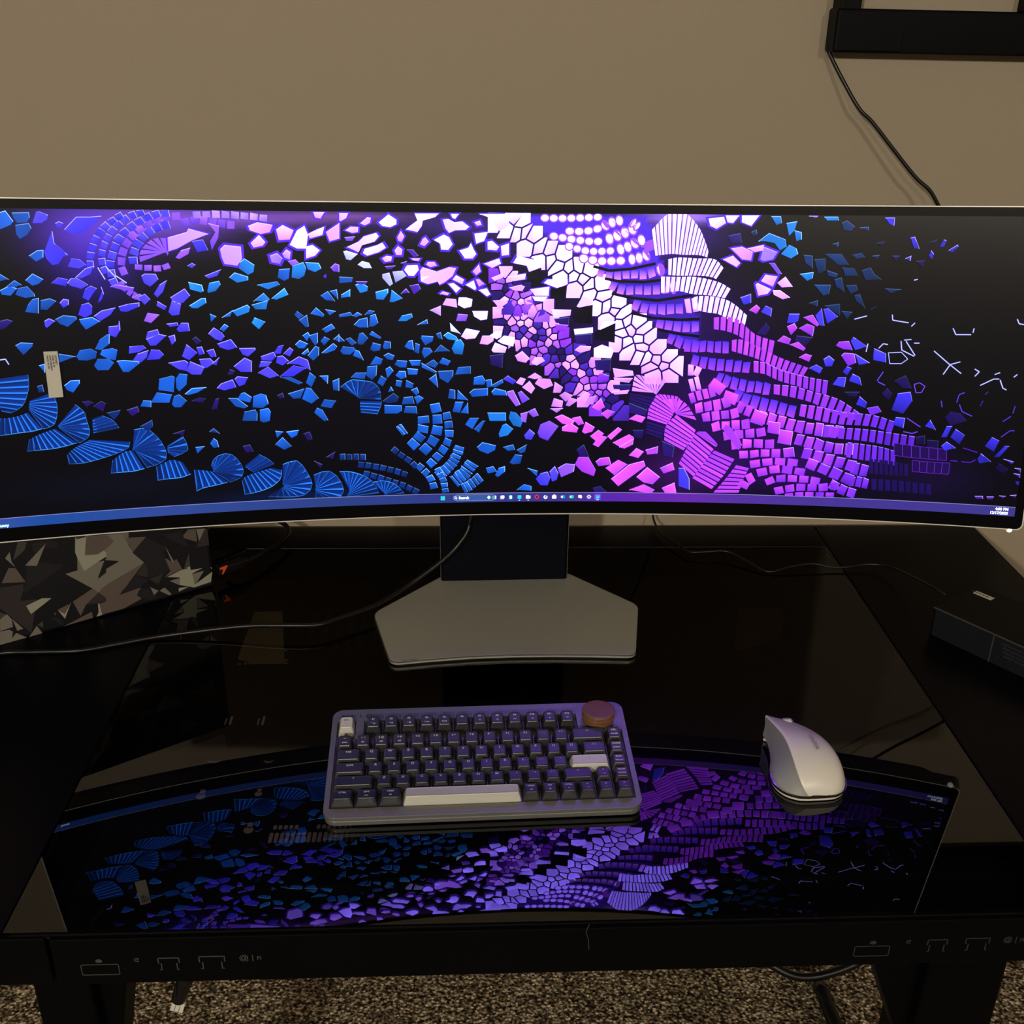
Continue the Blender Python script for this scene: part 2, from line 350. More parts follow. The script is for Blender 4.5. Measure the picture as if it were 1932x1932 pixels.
ART = """Pb -5365 1648 -5312 1666 -5248 1559 -5277 1523 -5384 1477
Pb -5255 1645 -5092 1650 -5090 1596 -5120 1551 -5215 1541 -5244 1595
Pb -5234 1523 -5104 1542 -5084 1488 -5134 1424 -5207 1382 -5236 1433
Pv -5070 1542 -5024 1651 -4997 1660 -4914 1625 -4927 1579 -4983 1543
Pb -5140 1214 -5056 1268 -4994 1272 -5003 1195 -5077 1154
Pv -4988 1250 -4919 1406 -4887 1461 -4882 1342 -4850 1314 -4762 1221 -4809 1203 -4860 1129 -4923 1116 -4977 1185
Pv -4772 1480 -4644 1609 -4503 1610 -4395 1620 -4512 1508 -4607 1443 -4697 1434
Pv -4853 1543 -4816 1562 -4774 1544 -4796 1503 -4839 1507
Pv -4775 1100 -4731 1184 -4652 1174 -4595 1118 -4661 1081
Pv -4715 988 -4607 1081 -4515 1108 -4559 1024 -4653 978
PL -3747 1399 -3547 1457 -3525 1495 -3322 1439 -3497 1371 -3654 1286 -3749 1257
PV -3314 1553 -3202 1525 -3220 1401 -3296 1267 -3308 1362 -3245 1458
PV -3680 1190 -3618 1267 -3521 1295 -3545 1228 -3643 1175
Pv -3497 1362 -3383 1381 -3334 1267 -3449 1247
Pv -3564 1104 -3514 1132 -3478 1113 -3518 1078
Pv -3391 996 -3214 1064 -3257 996 -3355 967
PL -3209 1276 -3158 1324 -2987 1305 -2985 1170 -3038 1102 -3172 1122 -3196 1189
Pk -2896 1527 -2797 1565 -2634 1538 -2667 1461 -2766 1441 -2879 1479
Pk -2878 1344 -2786 1431 -2722 1354 -2753 1315 -2852 1296
PL -2682 1209 -2602 1238 -2546 1179 -2579 1121 -2666 1140
Pk -2598 1490 -2527 1538 -2412 1481 -2457 1384 -2575 1374
Pw -2460 1326 -2373 1481 -2292 1530 -2257 1433 -2284 1287 -2383 1287
Pw -2257 1443 -2156 1492 -2075 1522 -2099 1434 -2239 1395
Pw -2283 1307 -2213 1326 -2136 1268 -2189 1209 -2289 1179
PL -2543 1228 -2501 1277 -2454 1248 -2468 1169 -2526 1189
Pk -2058 1464 -1909 1562 -1916 1396 -2022 1366
Pk -2187 1676 -2069 1677 -2111 1609 -2170 1618
PV -2488 1150 -2408 1169 -2371 1130 -2451 1101
PV -2025 1081 -1973 1126 -1927 1110 -1930 1031 -1996 1041
Pv -2108 991 -2078 1011 -2069 975 -2096 962
PB -3007 1141 -2956 1179 -2853 1111 -2868 1033 -2928 1004 -3021 1073
PB -3133 976 -3072 1030 -2929 984 -2931 945 -3050 920
PB -3567 930 -3427 899 -3413 831 -3442 818 -3554 852
PB -3374 831 -3349 918 -3242 941 -3229 898 -3288 830 -3366 811
PB -3577 676 -3447 753 -3399 758 -3393 703 -3493 646 -3550 650
Pb -3363 585 -3297 554 -3359 495
PB -2837 895 -2619 930 -2591 894 -2722 845
PB -2688 746 -2543 858 -2504 784 -2639 731
PB -2887 718 -2773 806 -2712 736 -2729 716
PB -2909 678 -2729 726 -2754 627 -2872 628
PB -3124 611 -2958 679 -2930 649 -2943 599 -3073 551
Pb -3240 543 -3118 621 -3151 552
PB -2921 479 -2887 538 -2772 487 -2846 407
Pb -2592 1062 -2473 1071 -2488 963 -2539 937 -2610 973
PB -2458 973 -2442 1101 -2321 1140 -2294 1071 -2318 992 -2379 956
PB -2301 1140 -2152 1130 -2125 1071 -2197 1031 -2275 1061
Pb -2148 772 -2066 822 -1989 711 -2090 721
Pb -2045 822 -1964 841 -1954 731
Pb -2449 563 -2417 603 -2349 552 -2401 512
Pb -2268 572 -2204 642 -2117 560 -2128 534
Pb -2402 502 -2309 562 -2295 430 -2326 420
Pb -2145 398 -2040 458 -2002 406 -2106 356
Pb -2104 621 -1984 599 -2057 553
Pb -2370 329 -2308 369 -2285 328 -2323 267
Pb -2300 328 -2197 358 -2202 245 -2234 215 -2281 287
Pb -2456 229 -2403 279 -2314 237 -2357 186 -2418 187
Pb -2324 103 -2234 209 -2190 194 -2198 101 -2262 44
Pb -2171 265 -2128 316 -2068 284 -2132 213
Pb -2166 131 -2029 239 -1986 201 -2012 160 -2116 124
Pb -2027 284 -1958 340 -1961 252
Pb -2390 125 -2316 185 -2308 140 -2361 108
Pv -3397 367 -3334 435 -3251 374 -3224 333 -3267 284 -3324 305
Pb -3268 414 -3215 473 -3174 443 -3231 384
Pv -3308 255 -3158 302 -3095 210 -3195 182 -3281 214
Pv -3076 199 -2898 200 -2899 175 -2983 106 -3041 128
Pv -3695 123 -3637 256 -3529 159 -3621 81
Pv -3844 57 -3670 82 -3633 51 -3659 -39 -3745 -16
Pv -3514 88 -3397 95 -3352 44 -3444 -15 -3500 17
Pv -3382 34 -3299 103 -3334 13
Pv -3659 -39 -3613 67 -3463 -4 -3507 -84 -3604 -81
Pv -3148 -2 -3023 93 -2946 54 -2954 -69 -3073 -66
Pn -3223 -92 -3190 -32 -3142 -53 -3164 -94
Pv -3534 219 -3475 228 -3452 147 -3511 129
Pv -3430 177 -3351 201 -3327 114 -3386 105
Pv -3348 -242 -3299 -192 -3168 -149 -3134 -239 -3265 -270
Pv -3148 -146 -3116 -116 -2997 -129 -3042 -210 -3103 -229
Pv -2885 -81 -2771 -15 -2656 -117 -2758 -146
Pv -2871 -19 -2847 48 -2727 39 -2770 -11
Pv -2844 103 -2701 151 -2674 99 -2727 49 -2836 62
Pv -2664 99 -2603 108 -2536 45 -2609 -5 -2678 28
Pv -2702 131 -2648 211 -2587 227 -2622 129
Pv -2592 129 -2518 199 -2479 168 -2523 97
Pv -2646 -128 -2488 -7 -2348 -41 -2494 -131
Pv -2558 15 -2422 95 -2323 52 -2298 -63 -2427 2
Pb -2636 -138 -2535 -136 -2396 -206 -2438 -226
Pb -2356 -207 -2309 -87 -2240 -147 -2297 -261
Pb -2199 -131 -2102 -129 -2110 -223
Pb -2057 -193 -1978 -163 -1984 -310 -2051 -298
Pb -2565 -327 -2379 -274 -2425 -383 -2507 -388
Pb -2410 -394 -2358 -266 -2307 -271 -2220 -389 -2305 -450
Pb -2204 -484 -2159 -405 -2026 -425 -2081 -509
Pb -2279 -556 -2246 -500 -2185 -527 -2124 -646 -2170 -659
Pb -3064 -396 -3132 -373 -3089 -312 -3048 -299 -2971 -357 -2995 -419
Pb -3231 -359 -3132 -363 -3018 -460 -3059 -484 -3158 -455
Pb -2968 -472 -2951 -348 -2868 -319 -2809 -341 -2788 -436 -2858 -486
Pb -3092 -625 -3062 -521 -2940 -500 -2918 -547 -2927 -631
Pb -2897 -632 -2890 -506 -2797 -488 -2769 -531 -2786 -636 -2858 -654
Pb -3974 -241 -3954 -120 -3818 -88 -3790 -106 -3813 -271
Pb -3780 -228 -3782 -126 -3739 -67 -3653 -80 -3671 -191 -3754 -265
Pb -3698 -296 -3616 -233 -3459 -228 -3561 -286 -3660 -309
Pb -4066 -379 -3995 -270 -3834 -297 -3870 -387
Pb -3843 -409 -3816 -318 -3757 -300 -3681 -374 -3748 -443 -3816 -441
Pb -4179 -415 -4145 -352 -4060 -359 -4066 -430
Pn -3428 -487 -3370 -365 -3330 -356 -3358 -479
Pn -3626 -376 -3545 -342 -3478 -357 -3510 -401
Pb -4954 556 -4870 596 -4746 580 -4740 551 -4838 473 -4915 508
Pb -4716 551 -4584 571 -4510 523 -4660 438 -4707 512
Pv -5063 540 -5015 567 -4956 537 -5044 467 -5060 483
Pv -4722 599 -4680 703 -4605 725 -4573 682 -4584 606 -4657 565
Pv -4568 582 -4486 638 -4341 668 -4399 592 -4506 527
Pv -4309 678 -4205 705 -4092 717 -4096 674 -4231 618 -4294 629
Pv -4429 467 -4336 475 -4313 523 -4313 426 -4366 349 -4437 380
Pv -4893 726 -4853 767 -4800 758 -4805 705 -4862 672
Pv -4951 934 -4883 989 -4788 970 -4813 898
Pv -4800 932 -4760 979 -4689 978 -4593 911 -4663 870 -4768 903
Pv -4663 779 -4628 864 -4570 901 -4510 872 -4561 806 -4604 744
Pv -4515 719 -4457 852 -4463 890 -4443 814 -4476 748
PV -4372 889 -4315 912 -4134 877 -4147 839 -4247 850
PV -4162 772 -4084 809 -4022 770 -4082 732
Pb -5237 638 -5202 713 -5153 768 -5090 782 -5107 620
Pb -5075 757 -4985 775 -4923 745 -5024 653 -5085 663
Pb -5313 818 -5280 882 -5191 903 -5129 824 -5124 796 -5221 784
Pb -5453 866 -5363 911 -5288 882 -5357 809 -5442 820
Pb -5201 965 -5124 1033 -5026 972 -5075 926 -5138 908
Pb -5435 1032 -5355 976 -5443 959
Pb -5389 903 -5305 966 -5241 919 -5313 892
Pn -5489 551 -5418 568 -5365 547 -5446 474 -5500 457
Pb -5371 292 -5315 322 -5197 311 -5206 277 -5303 188
Pv -4060 322 -4035 400 -3929 427 -3914 377
Pv -4055 321 -3933 378 -3840 356 -3962 250 -4019 251
Pv -3822 346 -3753 364 -3749 294 -3791 252
Pv -4248 169 -4235 247 -4094 253 -4063 223 -4138 185
Pv -4211 98 -4158 166 -4042 202 -4067 124 -4129 70
Pv -4070 94 -4013 206 -3928 199 -3885 148 -3937 100
Pb -4589 228 -4534 324 -4455 380 -4426 380 -4437 282 -4526 216
Pb -4784 156 -4745 219 -4634 235 -4574 198 -4589 130 -4683 108 -4764 116
Pb -4545 168 -4517 216 -4414 233 -4363 212 -4388 104 -4461 116
Pb -4615 52 -4572 120 -4461 116 -4409 75 -4472 -2 -4583 -2
Pb -4380 94 -4314 101 -4150 82 -4149 57 -4269 -33 -4325 -27
Pb -4956 191 -4788 156 -4957 98
Pb -4937 -152 -4868 -101 -4776 -99 -4780 -139 -4854 -234 -4914 -202
Pb -5165 73 -5101 90 -5111 -7
Pv -3730 423 -3677 491 -3600 490 -3592 400 -3704 393
Pv -3830 484 -3715 496 -3708 462 -3794 450
PV -4062 518 -4018 605 -3897 583 -3989 497
Pv -3918 681 -3904 730 -3815 670 -3837 631
Pv -3801 611 -3753 737 -3661 697 -3689 580 -3766 571
Pv -3769 767 -3611 862 -3559 784 -3641 707 -3736 708
Pv -3935 807 -3871 903 -3792 951 -3840 826 -3901 768
Pv -4049 1001 -4010 1023 -3899 1019 -3876 961 -3966 885 -4028 924
Pv -4106 771 -4029 809 -3977 750 -4038 693
Pn -3575 310 -3535 339 -3480 288 -3522 249
Pn -4667 -393 -4578 -337 -4534 -369 -4570 -458
Pn -4772 -338 -4707 -331 -4663 -353 -4732 -400
Pd -4534 -470 -4391 -446 -4404 -486 -4466 -554
Pd -5207 -149 -5151 -132 -5142 -211 -5196 -218
Pn -4325 -449 -4208 -414 -4194 -476 -4274 -523
Pb -3465 -872 -3421 -811 -3383 -844 -3368 -919 -3429 -926
Pb -3626 -906 -3526 -901 -3612 -981
Pd -3465 -735 -3413 -696 -3347 -762 -3396 -749
Pd -4199 -639 -4068 -573 -4065 -645 -4118 -705
Pn -3859 -738 -3729 -703 -3743 -765
Pb -2731 -754 -2640 -768 -2715 -840
Pb -2609 -769 -2464 -753 -2488 -816 -2551 -846
Pb -2740 -914 -2653 -832 -2556 -942 -2641 -982
Pn -2415 -797 -2341 -778 -2314 -865 -2367 -885
Pn -2306 -1124 -2214 -1171 -2236 -1214
Pn -2168 -1086 -2060 -1024 -2085 -1111
Pn -3107 -920 -3025 -902 -2989 -989 -3071 -996
Pn -2688 -345 -2626 -315 -2608 -368 -2660 -383
FV 6 -3749 1267 -3752 1228 -3762 1209 | -4047 1134 -4048 1229 -3985 1323 -3887 1389 -3757 1395
Rv 95 7 -4113 1115 -4114 1210 -4068 1323 -3976 1427 -3840 1512 -3708 1550
RV 82 10 -4215 1002 -4242 1116 -4210 1267 -4105 1417 -3968 1521 -3777 1606 -3590 1626
Rv 82 12 -4317 889 -4358 1041 -4323 1230 -4235 1398 -4077 1529 -3886 1633 -3699 1663
Rv 70 10 -4396 1022 -4436 1174 -4385 1342 -4281 1491 -4125 1613 -3956 1670
Rv 70 8 -4553 1080 -4539 1230 -4469 1398 -4349 1528 -4177 1640
RV 70 4 -4275 945 -4210 849 -4106 771
RV 86 6 -3596 1551 -3405 1590 -3219 1553 -3030 1535
RL 74 8 -3477 1636 -3213 1648 -2928 1631 -2679 1605
RV 62 4 -4115 1097 -4024 1087 -3857 1076 -3742 1114
Ls -4480 1089 -4419 966
Ls -4398 1098 -4308 984
Ls -4307 1003 -4204 926
Ls -5535 145 -5482 153 -5454 94
Fc 7 -5593 -54 -5608 -188 -5636 -283 -5608 -343 -5580 -404 | -5282 -19 -5284 -126 -5303 -213 -5372 -356 -5495 -428
Fc 8 -5294 -302 -5312 -379 -5307 -419 | -5071 -224 -5035 -315 -5033 -434 -5080 -575 -5194 -620
Fc 7 -5326 -428 -5428 -462 -5518 -476 -5606 -476 | -5202 -614 -5304 -638 -5448 -648 -5538 -658 -5645 -665
Fc 8 -5035 -578 -5045 -593 -5030 -624 | -4848 -364 -4764 -448 -4747 -550 -4725 -672 -4756 -741 -4845 -797
Fc 8 -5067 -622 -5160 -646 -5273 -689 -5349 -725 | -4863 -790 -5014 -827 -5144 -845 -5290 -849 -5381 -853
Fc 10 -4730 -763 -4847 -817 -4926 -863 -4987 -920 | -4322 -807 -4333 -869 -4463 -933 -4638 -984 -4830 -1023 -4979 -1023
Fc 5 -4689 -532 -4693 -613 -4695 -694 | -4584 -501 -4485 -553 -4418 -648
Fc 10 -4297 -891 -4307 -901 -4280 -913 | -4269 -676 -4153 -662 -4062 -728 -3975 -857 -3944 -1005 -4032 -1080 -4172 -1118
Fc 6 -4299 -912 -4385 -917 -4446 -955 -4527 -1012 | -4192 -1127 -4310 -1151 -4425 -1154 -4555 -1156
Fc 4 -3925 -964 -3932 -922 -3929 -880 | -3870 -1009 -3707 -934 -3754 -774
Fc 6 -3777 -1078 -3892 -1040 -3993 -1076 -4070 -1113 | -3699 -1220 -3810 -1256 -3949 -1262 -4068 -1272
Fc 10 -3447 -1191 -3458 -1201 -3438 -1213 | -3473 -1136 -3416 -1033 -3273 -997 -3177 -1066 -3114 -1198 -3150 -1293 -3275 -1340
Fc 5 -3448 -1213 -3507 -1192 -3606 -1176 -3665 -1169 | -3296 -1339 -3460 -1373 -3561 -1388 -3654 -1426
Fc 4 -3101 -1155 -3053 -1201 -3004 -1235 | -2930 -1024 -2831 -1082 -2763 -1149
Fc 9 -2796 -1191 -3005 -1246 -3120 -1294 -3142 -1326 | -2684 -1218 -2700 -1326 -2809 -1419 -2977 -1475 -3122 -1496
Fc 13 -2683 -1392 -2664 -1415 -2696 -1435 | -2670 -1153 -2503 -1117 -2386 -1274 -2341 -1429 -2440 -1535 -2608 -1553 -2857 -1536
Fc 9 -2300 -1453 -2311 -1475 -2302 -1497 | -2324 -1298 -2154 -1250 -2025 -1354 -1975 -1533 -2083 -1584 -2316 -1574
Vw 120 -226 1662 41 1664 289 1477 604 1219 963 1038 1309 671 1613 423 1836 131 2037 -80 1959 -252 1766 -233 1500 0 1325 126 1188 462 1013 669 692 935 397 1076 124 1377
Vq 95 -208 541 -19 665 255 624 489 459 748 187 1031 -67 1209 -281 1348 -605 1087 -585 889 -433 561 -132 237 80 -82 333
Vq 91 -166 1013 -20 1074 254 748 465 666 446 459 255 583 -19 624 -187 829
Pw 42 1135 94 1216 376 1147 355 1096 231 1024 199 1105
Pw -20 983 189 1018 179 953 43 932
Pk 1 860 127 891 179 871 148 820 43 830
Xx 189 1024 366 1086 374 933 210 943
Pw 440 954 671 955 672 904 589 842 399 913
Xx 473 831 668 894 654 708 474 749
Pw 242 841 400 862 462 872 453 769 295 769
Pw 264 759 443 759 401 703 296 711
Pw 487 615 719 609 710 543 520 517
Xx 740 622 971 669 966 450 764 460
Pw 782 647 853 771 970 731 971 689 867 623
Pn 520 507 699 528 690 439 542 459
Pp 531 449 690 434 639 355 553 375
Xx 1000 352 1241 462 1237 231 1002 272
Pw 1052 388 1092 472 1240 483 1233 379 1106 361
Pw 755 387 977 409 979 346 767 324
Pn 767 320 968 335 971 209 779 219
Pk 770 145 833 198 961 188 951 145 835 113
Pw 994 167 1088 209 1207 168 1229 136 1199 51 996 61
Pn 1007 29 1200 41 1193 -98 1021 -88
Pp 1034 -195 1075 -120 1183 -152 1174 -216 1057 -238
Pw 1224 -66 1461 -96 1473 -150 1248 -173
Pw 1238 -177 1463 -182 1422 -236 1250 -216
Pn 1229 -259 1444 -258 1436 -322 1242 -313
Pk 1221 -339 1425 -322 1405 -366 1254 -378
Xx -71 102 66 228 88 38 248 27 218 -143 -39 -89
Pk -772 665 -730 737 -615 727 -606 634
Pw -595 665 -584 747 -501 747 -428 727 -439 644 -523 624
PL -919 604 -793 655 -795 542
Pw -429 593 -250 593 -261 500 -335 489 -408 531
PV -618 480 -596 562 -481 552 -503 479
Pn -802 778 -708 808 -688 767
Pb -1932 981 -1781 971 -1793 921 -1935 911
PB -1758 891 -1692 911 -1616 870 -1624 820 -1706 800
PB -1920 781 -1816 841 -1819 760 -1921 747
PB -1533 810 -1388 846 -1390 799 -1443 724 -1525 729
PB -1376 698 -1348 833 -1227 738 -1331 697
PB -1285 482 -1242 544 -1127 568 -1118 523 -1192 482
Pb -1068 440 -952 501 -943 450
Pb -1790 445 -1727 506 -1634 526 -1627 413 -1730 414
Pb -1617 423 -1602 546 -1540 566 -1512 463 -1565 423
Pb -1949 559 -1826 588 -1797 547 -1950 532
Pb -1797 547 -1744 588 -1694 557 -1767 527
Pb -1663 557 -1611 607 -1549 597 -1571 566
Pb -1756 260 -1732 342 -1691 356 -1631 290 -1695 218 -1747 223
Pb -1620 331 -1587 372 -1486 299 -1497 278
Pb -1958 324 -1899 262 -1961 252
Pb -1888 282 -1836 302 -1767 239 -1819 209
Pb -1615 165 -1581 242 -1489 216 -1501 154 -1574 138
Pb -1469 184 -1446 257 -1374 246 -1376 173 -1439 163
Pb -1955 149 -1922 200 -1800 188 -1780 157 -1844 106 -1926 113
Pb -1813 95 -1780 157 -1739 146 -1691 41
Pb -1219 192 -1176 254 -1124 264 -1112 150 -1168 161
Pb -1029 284 -1018 316 -883 304 -894 252 -979 201
PB -767 314 -714 355 -620 303 -589 251 -715 272
Pb -851 335 -798 356 -778 273 -830 283
PB -674 167 -631 251 -568 272 -526 209 -549 93 -644 104
Pb -1022 128 -1000 174 -927 173 -896 127 -992 54
Pb -875 127 -800 210 -696 136
Pb -1106 129 -1093 233 -1041 212 -1054 107
Ps -688 459 -567 334 -682 366
Pw -563 303 -504 396 -346 365 -399 281 -505 271
Pb -1461 91 -1409 121 -1336 89 -1359 37 -1421 48
Pb -1666 -137 -1652 -32 -1538 -23 -1552 -139 -1605 -190
Pb -1620 -12 -1555 81 -1473 49 -1496 -13
Pb -1843 -155 -1789 -103 -1665 -105 -1688 -179
Pb -1445 -67 -1392 -36 -1352 -89 -1427 -172
Pb -1339 -15 -1307 37 -1192 25 -1204 -49 -1277 -48
Pb -1171 35 -1034 34 -1046 -29 -1141 -28
Pb -1024 2 -847 -105 -869 -122 -1025 -51
Pb -983 -19 -887 39 -835 -10 -867 -58
Pb -803 -10 -824 0 -781 59 -687 20 -719 -32
Pb -1185 -133 -1194 -59 -1068 -71 -1080 -134
Pb -836 -95 -656 -90 -661 -160 -722 -238 -817 -180
Pb -636 -139 -603 -54 -454 -45 -455 -130
Pb -1332 -142 -1289 -90 -1215 -91 -1207 -165 -1270 -185
Pb -1335 -258 -1323 -195 -1254 -206 -1273 -280
Pb -1220 -281 -1207 -196 -1124 -240 -1136 -293
Pb -1157 -314 -1083 -283 -1063 -347 -1095 -379
Pb -1544 -223 -1499 -139 -1434 -183 -1482 -266
Pb -1267 -483 -1244 -398 -1138 -389 -1119 -475
Pb -1248 -580 -1225 -505 -1098 -507 -1089 -594
Pb -1471 -586 -1468 -484 -1267 -494 -1269 -558 -1323 -589
Pb -1117 -400 -1064 -379 -1011 -412 -1087 -486
Pb -944 -189 -858 -126 -839 -286
Pd -1487 -436 -1358 -343 -1297 -397 -1319 -450 -1436 -469
Pb -1421 -331 -1388 -268 -1358 -321
Fc 8 -1789 -377 -1779 -384 -1754 -406 | -1972 -268 -1855 -186 -1751 -188 -1668 -200 -1565 -233 -1509 -330 -1508 -425
Fc 4 -1749 -431 -1751 -495 -1743 -570 | -1498 -440 -1515 -511 -1555 -595
Pb -424 -258 -413 -172 -317 -152 -279 -216 -296 -259
Pb -472 -354 -424 -311 -253 -302 -254 -388 -436 -404
Pb -232 -280 -82 -196 -71 -238 -168 -292
Pb -211 -345 -168 -302 -39 -335 -28 -389 -189 -384
Pb -274 -205 -210 -195 -200 -270 -264 -302
Pb -724 -416 -702 -309 -638 -320 -639 -427
Pb -618 -428 -606 -320 -489 -440
Pb -673 -578 -639 -460 -543 -461 -587 -590
Pb -577 -590 -490 -472 -487 -602
Pb -524 -732 -470 -656 -362 -657 -438 -788
Pb -417 -788 -319 -691 -287 -691 -363 -832
PB -258 -593 -39 -595 -38 -693 -233 -691
PB -6 -660 15 -584 80 -596 167 -694 135 -771 48 -748
PB -125 -846 -82 -747 -38 -726 48 -792 -16 -868 -114 -890
Pb -386 -1008 -320 -949 -158 -989 -169 -1044 -256 -1091 -353 -1053
Pb -71 -1011 49 -979 71 -1046 -16 -1056
Pb 6 -1201 71 -1101 159 -1113 137 -1213 50 -1224
Pb 93 -1046 212 -980 191 -1069 137 -1091
Pb -278 -1265 -191 -1244 -147 -1311 -257 -1332
Pb -169 -1356 -125 -1267 -49 -1245 -49 -1312 -136 -1379
Pb 95 -1539 183 -1472 271 -1496 271 -1552
Pb 225 -1270 346 -1305 336 -1372
Pv 325 -1406 380 -1338 467 -1316 501 -1395 469 -1486 381 -1485
Pv 489 -1317 554 -1249 600 -1339 579 -1418 524 -1441
PV 588 -1272 686 -1216 796 -1227 786 -1317 633 -1385
PP 796 -1227 838 -1138 958 -1138 1050 -1294 1030 -1373 885 -1317
Pv 179 -870 244 -793 309 -848 267 -925 201 -914
PV 342 -838 374 -739 482 -695 591 -761 527 -849 463 -937 364 -893
PV -28 -346 47 -325 134 -498 80 -519 -17 -389
PV 101 -357 144 -336 241 -433 155 -487
PV 134 -607 221 -585 200 -716 146 -694
PV 221 -585 307 -542 351 -629 286 -651
Pk 501 -521 532 -423 641 -456 631 -532
Pk 491 -547 642 -542 567 -597
Pk 597 -391 661 -347 758 -390 673 -466
Pk 674 -510 716 -412 824 -444 717 -521
Pk 834 -412 930 -347 963 -379 911 -466
Pk 901 -488 942 -412 1039 -390 998 -498
Pm 988 -531 1094 -422 1140 -530 1065 -574
Pm 1098 -607 1173 -558 1260 -584 1176 -672
Pm 546 -652 632 -619 786 -695 754 -750 634 -728
Pm 635 -772 732 -717 831 -783 810 -838 635 -816
Pm 752 -662 850 -640 895 -728 830 -750
Pm 875 -827 916 -706 1026 -772 995 -827 908 -849
Pk -347 218 -315 312 -177 312 -188 249 -252 208
Pw -230 312 -156 364 -82 364 -93 302 -146 270
Pw -135 249 -61 312 66 291 45 186 -82 218
Pw -209 144 -167 233 -29 176 -50 112 -188 119
Pn -231 81 -71 102 -82 -68 -220 -25
Pk 67 80 152 133 238 49 195 -4 99 17
Pk 259 -5 302 59 387 59 419 17 324 -36
Pk 79 -239 132 -175 197 -196 154 -271
Pk 154 -293 240 -218 305 -304 262 -369
Pk 304 -250 347 -186 486 -197 519 -272 412 -315
Pk 521 -358 540 -229 638 -293 607 -358
Pk 218 -175 303 -122 389 -175 304 -197
Pv -71 -196 -18 -153 79 -218 47 -260
Rb 128 4 -1026 -616 -1017 -725 -1052 -855 -1184 -1005
Rb 120 5 -885 -467 -855 -630 -858 -771 -903 -923 -1046 -1074
Rb 99 7 -748 -577 -718 -773 -731 -926 -819 -1078 -973 -1230
Rb 128 9 -591 -994 -647 -1148 -757 -1279 -867 -1366
Rb 165 7 -441 -1196 -540 -1328 -672 -1437
Rb 124 5 -344 -1376 -454 -1464 -564 -1529
Rb 86 4 -1102 -1205 -954 -1364 -902 -1522
Rb 78 5 -865 -1255 -792 -1412 -761 -1570
Rb 144 2 -1242 -764 -1307 -806
Rd 74 4 -2015 -1091 -1846 -1097 -1698 -1101
Rd 70 7 -1807 -1185 -1638 -1213 -1426 -1263 -1213 -1335
Rd 70 4 -1397 -1000 -1293 -1090 -1166 -1181 -1103 -1249
Rd 70 8 -1747 -1297 -1515 -1371 -1259 -1468 -1088 -1562
Fc 10 -1903 -1491 -1926 -1535 -1949 -1578 | -2022 -1266 -1895 -1270 -1748 -1319 -1623 -1412 -1563 -1548
Fc 8 -1498 -1550 -1499 -1561 -1499 -1572 | -1644 -1411 -1515 -1393 -1366 -1442 -1261 -1557
Fk 9 1738 -352 1728 -363 1750 -374 | 1458 -344 1475 -214 1505 -139 1635 -170 1763 -169 1872 -210
Fn 4 1437 -355 1434 -409 1430 -463 | 1740 -406 1700 -493 1649 -559
Pn 1430 -474 1649 -559 1630 -625 1434 -594
Pm 1436 -670 1521 -615 1630 -647 1589 -713
Fm 8 1972 -556 1962 -567 1984 -577 | 1729 -406 1771 -373 1879 -379 2015 -403 2056 -489
Fm 6 1740 -410 1670 -537 1653 -669 | 1973 -577 1934 -665 1883 -736
Fn 4 1654 -690 1646 -767 1638 -845 | 1873 -754 1855 -842 1836 -909
Pn 1484 -802 1614 -801 1596 -911 1509 -890
Pn 1837 -931 1991 -995 1975 -1129 1866 -1109
Pm 974 -882 1071 -805 1137 -848 1052 -948
Pm 1009 -982 1094 -871 1182 -892 1076 -1015
Pm 1182 -881 1309 -770 1354 -803 1226 -925
Pm 1249 -958 1442 -857 1498 -890 1360 -1024
Pm 1327 -1013 1498 -901 1490 -979 1393 -1029
PP 1047 -1193 1101 -1148 1210 -1137 1235 -1226 1082 -1249
PP 1170 -1271 1321 -1170 1432 -1225 1282 -1361
PP 1240 -1406 1454 -1225 1628 -1178 1652 -1245 1330 -1496
PP 1547 -1381 1674 -1256 1833 -1378 1748 -1470 1637 -1448
Pp 1464 -1541 1638 -1471 1773 -1538 1731 -1584
PP 1450 -1113 1535 -1023 1624 -1067 1561 -1145
Pp 1645 -1044 1796 -998 1788 -1087 1669 -1100
Pn 814 -1049 900 -982 969 -1138 860 -1138
Pn 1022 -1520 1110 -1497 1200 -1577 1045 -1577
Pp 1828 -1266 1978 -1196 2004 -1286 1875 -1333
Pp 1860 -1514 2011 -1444 2039 -1579 1907 -1581
Fw 16 1673 1226 1859 1248 2004 1239 2128 1240 2212 1231 2275 1211 | 1621 1507 1799 1687 1983 1708 2154 1551 2246 1372 2282 1272
Fw 12 1827 1014 1953 1005 2140 1007 2306 998 2391 969 | 1820 1187 1943 1208 2151 1200 2358 1192 2467 1091
Fw 14 1752 809 1960 831 2129 798 2338 784 2506 755 | 1744 993 1953 991 2161 991 2413 938 2563 858
Fw 11 2126 637 2264 597 2433 574 2584 497 2753 454 | 2131 761 2234 779 2423 764 2593 700 2768 558
Fm 10 2379 401 2527 382 2677 327 2873 204 3088 107 | 2372 532 2497 544 2666 515 2864 351 3108 271
Fm 13 2603 152 2731 118 2924 58 3183 -65 3460 -139 | 2596 274 2721 286 2915 205 3173 83 3514 -32
FP 12 2870 -92 3019 -117 3192 -192 3491 -271 3746 -345 | 2863 35 3011 17 3204 -64 3523 -142 3754 -179
FP 11 3118 -344 3352 -381 3587 -440 3846 -557 4102 -635 | 3111 -237 3364 -252 3577 -311 3874 -389 4136 -548
Fp 12 3431 -595 3644 -643 3899 -685 4273 -698 4526 -770 | 3442 -465 3632 -481 3928 -537 4302 -568 4554 -640
